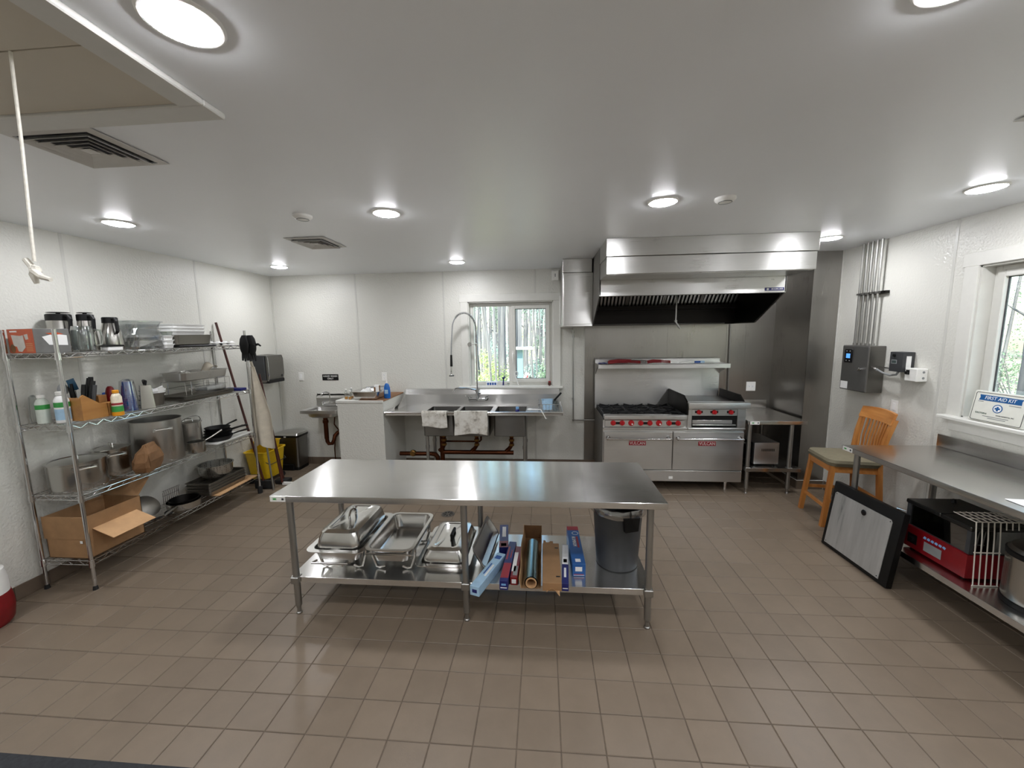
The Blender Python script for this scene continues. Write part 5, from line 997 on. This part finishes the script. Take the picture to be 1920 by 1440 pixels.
# wooden stool
def stool():
    t=thing('bar_stool','oak counter stool with slatted back and olive padded seat','stool',(2.86,3.85,0),R(-8))
    # local: faces -x, back at +x
    sz=.60; 
    B().loft([rrect(-.01,0,.40,.42,.06,sz-.015),rrect(-.01,0,.43,.45,.07,sz+.02),rrect(-.01,0,.42,.44,.08,sz+.045),rrect(-.01,0,.30,.30,.08,sz+.062)]).obj('seat','seat_cloth',t)
    b=B(); b.box(-.19,.18,-.195,-.17,sz-.075,sz-.016); b.obj('apron_rail','oak_rail',t); b=B(); b.box(-.19,.18,.17,.195,sz-.075,sz-.016); b.obj('apron_rail','oak_rail',t)
    B().box(-.20,-.175,-.195,.195,sz-.075,sz-.016).obj('apron_rail','oak_rail',t); B().box(.16,.185,-.195,.195,sz-.075,sz-.016).obj('apron_rail','oak_rail',t)
    def leg(pts,w): 
        b=B(); b.loft([[(x-w/2,y-w/2,z),(x+w/2,y-w/2,z),(x+w/2,y+w/2,z),(x-w/2,y+w/2,z)] for x,y,z in pts]); return b
    for s in(-1,1):
        leg([(-.235,s*.20,.0),(-.215,s*.195,.2),(-.185,s*.18,.53),(-.185,s*.18,sz-.016)],.036).obj('leg','oak',t)
        leg([(.225,s*.20,.0),(.20,s*.19,.3),(.18,s*.185,sz-.016),(.175,s*.185,.68),(.20,s*.195,.85),(.245,s*.205,1.03)],.036).obj('leg','oak',t)
    for y in(-.2,.2): B().box(-.215,.195,y*.97-.012,y*.97+.012,.235,.265,.003,1).obj('stretcher','oak_rail',t)
    B().box(-.225,-.20,-.185,.185,.17,.20,.003,1).obj('stretcher','oak_rail',t); B().box(.19,.21,-.18,.18,.27,.30,.003,1).obj('stretcher','oak_rail',t)
    def rail(z0,z1,x0,x1,hw):
        b=B(); b.solid(lambda u,v:((x0+(x1-x0)*v)+.028*(1-(2*u-1)**2),-hw+2*hw*u,z0+(z1-z0)*v+.012*(1-(2*u-1)**2)*v),10,3,(.022,0,0)); return b
    rail(.985,1.085,.205,.235,.215).obj('crest_rail','oak_rail',t); rail(.655,.695,.158,.162,.17).obj('lower_rail','oak_rail',t)
    for k in range(8):
        y=-.15+k*.043; c=.028*(1-(y/.2)**2); b=B(); b.loft([[(x-.006,y*f-.0075,z),(x+.006,y*f-.0075,z),(x+.006,y*f+.0075,z),(x-.006,y*f+.0075,z)] for x,f,z in((.172+c*.8,.92,.692),(.178+c,.96,.82),(.212+c,1.03,.992))]); b.obj('slat','oak',t)
    return t
stool()
# griddle splash plate / tray leaning against the table
gp_=thing('griddle_lid','black framed metal panel with scuffed steel face leaning on table','panel',(2.400,3.075,0),R(1.5))
# local frame: bottom edge along y, leaning towards +x
lean=R(7.5); n=Matrix.Rotation(lean,4,'Y')
gp_.rotation_euler=(0,lean,R(1.5))
b=B(); b.box(.0,.045,-.315,.31,.004,.565,.012,2); b.obj('frame','black',gp_)
b=B(); b.prism([(-.25,.035),(.275,.035),(.275,.47),(.262,.485),(-.237,.485),(-.25,.47)],-.004,-.0003,'x'); b.obj('face_plate','scuffed',gp_)
o=B().lathe([(.020,0),(.022,.004),(.018,.006),(0,.006)],20).obj('thumb_hole','black_gloss',gp_); o.data.transform(frame_m((-.0042,-.02,.435),(0,1,0),(0,0,1))@Matrix.Rotation(PI,4,'Y'))
for y,z in((-.235,.47),(.26,.47),(-.235,.05),(.26,.05)): 
    o=B().lathe([(.004,0),(.004,.0015),(0,.002)],8).obj('screw','black',gp_); o.data.transform(frame_m((-.0042,y,z),(0,1,0),(0,0,1))@Matrix.Rotation(PI,4,'Y'))
# countertop oven (red, glass front) on the undershelf
po=thing('food_warmer','red and black glass fronted food warmer on right table shelf','food warmer',(2.80,2.69,.263))
# long along y, front faces -x
b=B(); b.box(-.185,.16,-.21,.21,.012,.17,.012,2); b.obj('base','warmer_red',po)
B().box(-.17,.16,-.205,.205,.171,.176).obj('deck','dark_grey',po)
for x,y in((-.17,-.20),(-.17,.20),(.15,-.20),(.15,.20)): B().box(x-.012,x+.012,y-.012,y+.012,.1765,.325).obj('post','dark_grey',po)
B().box(-.172,-.168,-.187,.187,.178,.322).obj('front_glass','tinted_glass',po); B().box(-.155,.14,-.204,-.200,.178,.322).obj('side_glass','tinted_glass',po)
B().box(.155,.16,-.20,.20,.178,.322).obj('back_panel','black',po)
b=B(); b.box(-.19,.165,-.215,-.03,.326,.355,.006,1); b.obj('top_panel','dark_grey_metal',po); b=B(); b.box(-.19,.165,-.026,.22,.326,.355,.006,1); b.obj('top_panel','dark_grey_metal',po)
for y in(-.15,.15): B().cyl((.06,y,.3555),(.06,y,.38),.014,.010,10).obj('top_knob','black',po)
B().box(-.1862,-.1852,-.06,.06,.045,.11,.001,1).obj('name_plate','grey_plastic',po); B().box(-.1865,-.1852,.11,.18,.05,.12,.001,1).obj('vent','black',po)
o=B().lathe([(.02,0),(.017,.016),(0,.017)],14).obj('knob','black',po); o.data.transform(frame_m((-.1855,.145,.085),(0,1,0),(0,0,1))@Matrix.Rotation(PI,4,'Y'))
for q in range(6): B().prism([(.07-q*.026,.128+q*.001),(.052-q*.026,.126),(.046-q*.026,.142),(.062-q*.026,.146)],-.1864,-.1852,'x').obj('print','sky_blue',po)
for x in(-.15,.13):
    for y in(-.17,.17): B().cyl((x,y,.012),(x,y,0),.014,.012,8).obj('foot','black',po)
rk=thing('wire_rack','bent white wire rack standing beside the food warmer','rack',(2.72,2.475,.263))
b=B(); 
for k in range(5): b.tube([(-.11+k*.034,-.05,.004),(-.106+k*.034,-.028,.30),(-.102+k*.034,-.015,.395)],.0035,6)
for k in range(11): b.tube([(.066+k*.034,-.015,.395),(.066+k*.034,-.02,.35)],.0032,6)
b.tube([(-.115,-.05,.004),(.03,-.05,.004)],.004,6); b.tube([(-.112,-.034,.21),(.036,-.034,.21)],.004,6)
for yy in(-.015,.03,.075,.115): b.tube([(-.10,yy,.398),(.40,yy,.398)],.0035,6)
for k in range(14): b.tube([(-.10+k*.036,-.015,.395),(-.10+k*.036,.12,.40)],.003,6)
b.obj('rack_wires','rack_white',rk)
sc_=thing('soup_kettle','round stainless kettle with black bands, under right table','kettle',(2.80,2.235,.263))
B().lathe([(.165,0),(.165,.03),(.168,.032),(.168,.29),(.16,.30),(0,.30)],36).obj('body','pot',sc_); B().lathe([(.172,.0),(.172,.028),(.167,.03)],36,cap0=False,cap1=False).obj('base_band','black',sc_); B().lathe([(.171,.285),(.172,.31),(.15,.315)],36,cap0=False,cap1=False).obj('top_band','black',sc_); B().lathe([(.165,.316),(.15,.335),(.08,.35),(0,.352)],36).obj('lid','steel_dark',sc_)
# can opener / grinder behind the panel
gr_=thing('meat_slicer','small cast metal grinder with levers on the right table shelf','grinder',(2.90,3.10,.263))
B().lathe([(.09,0),(.09,.035),(.075,.09),(.06,.11),(0,.11)],24).obj('body','grinder_metal',gr_); b=B(); b.cyl((0,0,.11),(0,0,.17),.03,.022,14); b.cyl((-.03,0,.165),(.03,.0,.20),.02,.026,12); b.obj('head','grinder_metal',gr_)
b=B(); b.tube([(.0,.0,.19),(.02,-.05,.225),(.03,-.085,.215)],[.009,.008,.010],8); b.tube([(0,0,.18),(-.02,.05,.235),(.0,.02,.25)],[.008,.007,.009],8); b.obj('lever','chrome',gr_); b=B(); b.tube([(0,.0,.13),(-.02,.10,.125),(-.03,.16,.118)],[.007,.007,.01],8); b.obj('crank','chrome',gr_)
# papers on table
pp=thing('paper_stack','printed papers lying on right work table','paper',(2.66,2.14,.8805),R(-6)); 
for k in range(3):
    o=B().box(-.11,.11,-.14,.14,.0004+k*.0012,.0012+k*.0012).obj('sheet','paper',pp); o.rotation_euler=(0,0,R(k*3-3))
disc('print','light_blue',pp,(-.02,.05,.0042),(0,0,1),.02) if False else None
B().lathe([(.03,.0039),(.03,.0042)],18,(-.03,.07,0)).obj('print','sky_blue',pp)
# first aid kit on the window sill
fk=thing('first_aid_kit','white metal FIRST AID KIT case standing on the right window sill','first aid kit',(XR-.025,2.965,W2[2]+.0042)); fk.rotation_euler=(0,R(8),0)
# local: face -x ; y decreasing goes right in picture
B().box(-.022,.035,-.165,.17,0,.225,.012,2).obj('case','kit_white',fk); 
def face(o,M): o.data.transform(M); return o
FM=frame_m((-.0222,0,.11),(0,-1,0),(0,0,1))   # text x -> -y, y -> z
b=B(); r0=rrect(0,0,.315,.205,.012,0); r1=rrect(0,0,.309,.199,.010,0); b.loft([r0,[(x,y,.0008) for x,y,z in r0],[(x,y,.0008) for x,y,z in r1],r1],False,False); face(b.obj('border_line','dark_grey',fk),FM)
face(B().prism([(-.13,.085),(.135,.085),(.128,.07),(.13,.045),(-.13,.045),(-.124,.065)],0,.0008,'z').obj('banner','kit_blue',fk),FM)
text('FIRST AID KIT',.034,'paper',fk,FM@Matrix.Translation((0,.065,.001)),sx=.92,shear=.15)
face(B().lathe([(.030,0),(.030,.0008)],28,(0,-.002,0)).obj('emblem_ring','kit_blue',fk),FM); face(B().lathe([(.024,.0008),(.024,.0014)],28,(0,-.002,0)).obj('emblem_disc','paper',fk),FM)
b=B(); b.prism([(-.006,.015),(.006,.015),(.006,.006),(.016,.006),(.016,-.006),(.006,-.006),(.006,-.017),(-.006,-.017),(-.006,-.006),(-.016,-.006),(-.016,.006),(-.006,.006)],.0014,.002,'z'); o=b.obj('emblem_cross','kit_blue',fk); face(o,FM@Matrix.Translation((0,-.002,0)))
text('EASTERN',.017,'dark_green',fk,FM@Matrix.Translation((-.095,-.048,.0004)),sx=1.05); text('ENVIRONMENTAL, INC',.0105,'dark_grey',fk,FM@Matrix.Translation((.055,-.05,.0004)))
for k,(x,y,l) in enumerate(((-.115,.036,.035),(.095,.032,.07),(0,-.066,.16),(.01,-.078,.11))): face(B().box(x-l/2,x+l/2,y-.0022,y+.0022,0,.0006).obj('small_print','grey_plastic',fk),FM)
# ---------------------------------------------------------------- right wall equipment
cb=thing('control_box','large grey control box with blue screen on right wall','control box',(XR-.0005,4.115,1.222))
B().box(-.147,0,-.165,.165,0,.447,.004,1).obj('housing','steel_dark',cb); d=B().box(-.152,-.1475,-.16,.16,.006,.441,.002,1).obj('door','box_grey',cb)
b=B(); b.box(-.158,-.1522,.025,.125,.275,.41,.002,1); s=b.obj('screen_bezel','black_gloss',d); B().box(-.1595,-.1582,.05,.10,.32,.365).obj('screen','screen_blue',s)
for y in(.055,.095):
    for z in(.295,.39): o=B().lathe([(.006,0),(.006,.002),(0,.002)],10).obj('button','grey_plastic',s); o.data.transform(frame_m((-.158,y,z),(0,1,0),(0,0,1))@Matrix.Rotation(PI,4,'Y'))
b=B(); b.cyl((-.152,-.085,.22),(-.168,-.085,.22),.014,seg=12); b.rbox(-.173,-.085,.22,.01,.012,.035,Matrix.Rotation(R(35),3,'X'),.003); b.obj('door_latch','chrome',d)
B().box(-.1535,-.1522,.06,.15,.012,.085).obj('data_label','paper',d)
gb=thing('grey_controller','small dark grey drive unit with display on right wall','controller',(XR-.0005,3.71,1.45))
B().box(-.10,0,-.055,.075,0,.175,.008,2).obj('housing','dark_grey',gb); B().box(-.1015,-.1002,.0,.055,.07,.105).obj('display_frame','grey_plastic',gb); B().box(-.1022,-.1016,.006,.049,.076,.099).obj('display','lcd',gb)
o=B().lathe([(.014,0),(.012,.01),(0,.011)],14).obj('dial','black',gb); o.data.transform(frame_m((-.1002,.028,.145),(0,1,0),(0,0,1))@Matrix.Rotation(PI,4,'Y')); B().box(-.07,-.03,-.0565,-.0552,.03,.14).obj('side_label','paper',gb)
wx=thing('disconnect_box','small white switch box with black rotary knob on right wall','switch box',(XR-.0005,3.575,1.382))
B().box(-.09,0,-.05,.06,0,.11,.005,1).obj('housing','white',wx); B().box(-.094,-.0902,.015,.045,.055,.095).obj('knob_plate','black',wx); o=B().lathe([(.014,0),(.014,.012),(0,.013)],14).obj('rotary_knob','black_gloss',wx); o.data.transform(frame_m((-.094,.03,.07),(0,1,0),(0,0,1))@Matrix.Rotation(PI,4,'Y'))
for z in(.03,.08): o=B().lathe([(.010,0),(.010,.0015),(.008,.001),(0,.001)],14).obj('knockout','grey_plastic',wx); o.data.transform(frame_m((-.035,-.0502,z),(1,0,0),(0,0,1)))
cw=thing('flexible_cable','short flexible conduit looping from control box to grey drive','cable',(XR-.08,3.93,1.43))
W(B().tube([(XR-.09,3.948,1.455),(XR-.09,3.92,1.45),(XR-.085,3.86,1.425),(XR-.08,3.79,1.41),(XR-.07,3.74,1.42),(XR-.07,3.72,1.448)],.009,8).obj('cable','grey_plastic',cw)); W(B().tube([(XR-.05,3.948,1.475),(XR-.05,3.88,1.47),(XR-.05,3.788,1.468)],.007,8).obj('cable','chrome',cw))
W(B().cyl((XR-.09,3.9485,1.455),(XR-.09,3.92,1.45),.014,seg=10).obj('fitting','chrome',cw))
for k in range(5):
    y=4.27-k*.055; t=thing('conduit','thin galvanized conduit rising from control box, '+('farthest','second farthest','middle','fourth','nearest')[k]+' of five','conduit',(XR-.05,y,1.6695),0,'conduits above control box')
    b=B(); b.cyl((0,0,.0),(0,0,H-1.6705),.0105,seg=10); b.obj('tube','galv',t); B().cyl((0,0,0),(0,0,.02),.016,seg=10).obj('connector','galv',t)
stt=thing('conduit_strap','black strut rail holding the five conduits','strut',(XR-.0005,4.15,2.16)); B().box(-.038,0,-.17,.15,0,.025,.002,1).obj('rail','black_steel',stt)
for k in range(5): B().box(-.066,-.0385,4.27-k*.055-.016-4.15,4.27-k*.055+.016-4.15,.003,.022).obj('clamp','galv',stt)
t=thing('light_switch','white switch plate on right wall above the stool','switch',(XR-.0005,3.80,1.12),R(-90)); outlet_parts(t,kind='switch')
# ================================================================ ceiling fixtures
ht=thing('attic_hatch','attic hatch with pale trim and beige panel in the ceiling','attic hatch',(-1.8,1.0,H))
z0,z1=H-.022,H-.0003; ox0,ox1,oy0,oy1=-2.65,-1.175,.25,1.485; tw=.095
for (a0,a1,c0,c1) in((ox0,ox1,oy1-tw,oy1),(ox0,ox1,oy0,oy0+tw),(ox1-tw,ox1,oy0+tw,oy1-tw),(ox0,ox0+tw,oy0+tw,oy1-tw)): B().box(a0,a1,c0,c1,z0,z1,.004,1).wobj('trim','hatch_trim',ht)
B().box(ox0+tw+.002,ox1-tw-.002,1.109,oy1-tw-.002,H-.012,H-.0006,.001,1).wobj('panel','hatch_panel',ht); B().box(ox0+tw+.002,ox1-tw-.002,oy0+tw+.002,1.105,H-.012,H-.0006,.001,1).wobj('panel','hatch_panel',ht)
rp=thing('pull_cord','knotted white pull cord hanging from the attic hatch','cord',(-1.503,1.107,2.0)); 
b=B(); b.tube([(0,0,H-2.0-.0125),(-.012,0,.40),(-.026,0,.20),(-.034,.0,.075)],.0042,8); b.obj('cord','cord',rp)
b=B(); b.tube([(-.062,0,.082),(-.045,0,.06),(-.032,-.006,.045),(-.02,0,.03),(.012,0,.02)],[.008,.009,.011,.009,.006],8); b.tube([(-.03,0,.06),(-.036,-.006,.035),(-.038,0,.01)],[.010,.010,.006],8); b.ball((-.034,0,.05),.014,10); b.obj('knot','cord',rp)
def diffuser(label,x0,x1,y0,y1):
    t=thing('ceiling_vent',label,'air vent',((x0+x1)/2,(y0+y1)/2,H)); w,d=x1-x0,y1-y0
    def ring(w0,d0,w1,d1,za,zb,th=.002):
        a=[(w0/2,d0/2,za),(-w0/2,d0/2,za),(-w0/2,-d0/2,za),(w0/2,-d0/2,za)]; c=[(w1/2,d1/2,zb),(-w1/2,d1/2,zb),(-w1/2,-d1/2,zb),(w1/2,-d1/2,zb)]
        return B().loft([a,c,[(x,y,z+th) for x,y,z in c],[(x,y,z+th) for x,y,z in a],a],False,False)
    B().box(-w/2+.02,w/2-.02,-d/2+.02,d/2-.02,-.0012,-.0004).obj('duct_back','vent_dark',t)
    ring(w,d,w-.06,d-.06,-.006,-.012).obj('frame','vent_white',t)
    n=4
    for k in range(n):
        f=1-(k+.3)/(n+.6); g=f-.13; ring((w-.06)*f,(d-.06)*f,(w-.06)*g,(d-.06)*g,-.024+.002*k,-.006,).obj('louver','vent_white',t)
    B().box(-w*.06,w*.06,-d*.06,d*.06,-.016,-.013).obj('centre_plate','vent_white',t)
diffuser('square louvred ceiling vent close to attic hatch',-2.155,-1.765,1.495,1.845)
diffuser('square louvred ceiling vent near back left, by round detector',-2.175,-1.825,3.26,3.655)
diffuser('square ceiling vent cut off at right picture edge',1.905,2.275,1.50,1.865)
def detector(label,x,y):
    t=thing('smoke_detector',label,'smoke detector',(x,y,H)); B().lathe([(.062,-.0004),(.062,-.012),(.052,-.022),(.030,-.028),(0,-.029)],28,cap0=True).obj('cover','white',t); B().lathe([(.040,-.0262),(.041,-.0285),(.036,-.0295)],24,cap0=False,cap1=False).obj('vent_ring','grey_plastic',t)
detector('round white smoke detector left of centre ceiling',-1.648,2.70); detector('round white smoke detector in front of the range hood',1.148,2.69)
# floor drain
fd=thing('floor_drain','round slotted floor drain behind the prep table','drain',(-.985,3.76,0)); B().lathe([(.068,.0004),(.068,.003),(.060,.003),(0,.003)],28).obj('grate','sheet_pan',fd)
for k in range(8):
    A=2*PI*k/8; b=B(); b.rbox(.036*math.cos(A),.036*math.sin(A),.0034,.03,.010,.0008,Matrix.Rotation(A,3,'Z')); b.obj('slot','black',fd)
# ================================================================ outdoors
gd=B(); gd.grid(lambda u,v:(-30+60*u,YB+.2+40*v if True else 0,-.35+2.2*v*v+.15*math.sin(u*23)*math.sin(v*17)),40,40); o=struct(gd.obj('ground_back','ground_mat'))
gd=B(); gd.grid(lambda u,v:(XR+.2+30*u,-30+35.4*v,-.35+1.6*u*u+.15*math.sin(u*23)*math.sin(v*17)),30,30); o=struct(gd.obj('ground_side','ground_mat'))
def leaves(b,c,r_,n,rn,s=.06):
    for _ in range(n):
        d=Vector((rn.gauss(0,1),rn.gauss(0,1),rn.gauss(0,1))).normalized()*rn.uniform(.3,1); p=Vector(c)+Vector((d.x*r_[0],d.y*r_[1],d.z*r_[2])); a=Vector((rn.gauss(0,1),rn.gauss(0,1),rn.gauss(0,1))).normalized(); e=a.orthogonal().normalized(); f=a.cross(e); k=s*rn.uniform(.6,1.3)
        b.quad(p-e*k,p+f*k*.45,p+e*k,p-f*k*.45)
def tree(label,x,y,z,r_,h,lean,seed,fol,group):
    rn=random.Random(seed); t=thing('tree',label,'tree',(x,y,z),0,group)
    b=B(); b.tube([(0,0,-.3),(lean*.1,0,h*.2),(lean*.5,.1,h*.6),(lean,.1,h)],[r_*.85,r_*.68,r_*.58,r_*.4],12); b.obj('trunk','bark',t)
    for k in range(5):
        zz=h*rn.uniform(.25,.85); A=rn.uniform(0,2*PI); l=rn.uniform(.25,.55); b=B(); b.tube([(lean*zz/h*.8,.05,zz),(lean*zz/h+l*.5*math.cos(A),l*.5*math.sin(A),zz+.15),(lean*zz/h+l*math.cos(A),l*math.sin(A),zz+.35)],[r_*.25,r_*.16,r_*.06],6); b.obj('branch','bark',t)
    b=B()
    for k in range(7):
        zz=h*rn.uniform(.3,1.0); leaves(b,(lean*zz/h+rn.uniform(-.2,.2),rn.uniform(-.2,.2),zz),(.4,.4,.55),260,rn,.035)
    o=b.obj('foliage',fol,t); o['kind']='stuff'
rn=random.Random(99)
ORD=['leftmost','second','third','fourth','fifth','sixth','seventh','eighth','ninth','tenth','eleventh','rightmost']
for k,(px,Y,r_,fol) in enumerate(((893,24,.12,'leaf_a'),(903,19,.10,'leaf_b'),(912,15,.12,'leaf_a'),(923,26,.12,'leaf_b'),(932,20,.09,'leaf_a'),(944,13,.17,'leaf_b'),(972,14,.11,'leaf_a'),(986,17,.15,'leaf_b'),(996,25,.13,'leaf_a'),(1007,21,.10,'leaf_b'),(1016,27,.14,'leaf_a'),(1025,15,.12,'leaf_b'))):
    d=fw+CR*((px-960)/F_PX); x=d.x/d.y*Y; tree('grey forest trunk outside back window, '+ORD[k]+(' trunk in view' if k in(0,11) else ' from left'),x,Y,-.35+2.2*((Y-YB-.2)/40)**2,r_,7.5,rn.uniform(-.12,.12),k,fol,'trees outside back window')
for k,(x,y,r_) in enumerate(((9,8.0,.12),(12,9.9,.15),(11,8.4,.12),(8,5.9,.1),(14,10.2,.16),(17,11.6,.2),(15,9.8,.14))):
    tree('forest trunk outside right window, '+(ORD[k]+' from left').replace('leftmost from left','leftmost'),x,y,-.35+1.6*((x-XR-.2)/30)**2,r_,7.5,rn.uniform(-.12,.12),50+k,'leaf_a' if k%2 else 'leaf_b','trees outside right window')
def bush(label,x,y,z,s,seed,fol,group):
    rn=random.Random(seed); t=thing('bush',label,'bush',(x,y,z),0,group); b=B()
    for k in range(6): A=rn.uniform(0,2*PI); b.tube([(0,0,-.1),(s*.3*math.cos(A),s*.3*math.sin(A),s*.5),(s*.5*math.cos(A),s*.5*math.sin(A),s)],[.015,.01,.004],5)
    [b.tube([(rn.uniform(-.3,.3)*s,rn.uniform(-.3,.3)*s,-.1),(rn.uniform(-.35,.35)*s,rn.uniform(-.3,.3)*s,5.5)],[.035,.02],5) for k in range(4)]; o=b.obj('stems','bark',t); o['kind']='stuff'; b=B()
    for k in range(8): leaves(b,(rn.uniform(-.2,.2)*s,rn.uniform(-.2,.2)*s,rn.uniform(.2,1)*s),(.22*s,.22*s,.3*s),220,rn,.028)
    o=b.obj('foliage',fol,t); o['kind']='stuff'
for k,(px,Y,s,f) in enumerate(((888,10.8,1.0,'leaf_c'),(917,12.9,1.3,'leaf_c'),(930,10.5,1.2,'leaf_c'),(936,17,1.6,'leaf_b'),(1000,13,1.0,'leaf_b'),(1017,18.5,1.5,'leaf_a'),(1029,12.2,1.0,'leaf_a'),(982,22,1.8,'leaf_c'),(913,22,2.0,'leaf_b'))):
    d=fw+CR*((px-960)/F_PX); x=d.x/d.y*Y; bush('pale green bush outside back window, '+['leftmost','second from left','third from left','fourth from left','third from right','second from right','rightmost','far one behind right pane','far one behind left pane'][k],x,Y,-.3+2.2*((Y-YB-.2)/40)**2,s,k,f,'bushes outside back window')
for k,(x,y,s) in enumerate(((10.5,9.3,1.5),(8.5,7.1,1.3),(7.0,5.6,1.0),(15,11.1,1.8),(12,8.7,1.5))): bush('leafy bush outside right window, '+(ORD[k]+' from left').replace('leftmost from left','leftmost'),x,y,-.3,s,30+k,'leaf_c' if k%2 else 'leaf_a','bushes outside right window')
rn=random.Random(5); b=B()
for k in range(90): leaves(b,(rn.uniform(-9,9),rn.uniform(33,37),rn.uniform(.5,9)),(1.3,.8,1.0),130,rn,.06)
o=b.obj('distant_foliage','leaf_b'); tag(o,'hazy distant woodland foliage beyond the back window','foliage'); o['kind']='stuff'
rn=random.Random(6); b=B()
for k in range(90): leaves(b,(rn.uniform(22,26),rn.uniform(8,24),rn.uniform(.5,9)),(.8,1.3,1.0),130,rn,.06)
o=b.obj('distant_foliage','leaf_a'); tag(o,'hazy distant woodland foliage beyond the right window','foliage'); o['kind']='stuff'
pt=thing('garden_post','pale square post with small white roof outside the back window','post',(-.585,10.0,-.33)); B().box(-.07,.07,-.07,.07,0,1.75).obj('post','post_pale',pt); B().prism([(-.30,0),(.30,0),(.24,.06),(-.24,.06)],-.25,.25,'y').obj('roof','white',pt).location=(.05,0,1.76); B().box(-.05,.05,-.05,.05,1.82,3.6).obj('upper_post','bark',pt)
ys=thing('yard_sign','white sign with red print leaning on ground outside','sign',(-.62,16.2,-.19)); o=B().box(-.24,.24,-.008,.008,0,.36).obj('board','paper',ys); B().box(-.14,.14,-.0092,-.0082,.09,.27).obj('print','label_red',ys); ys.rotation_euler=(R(-15),R(18),0)
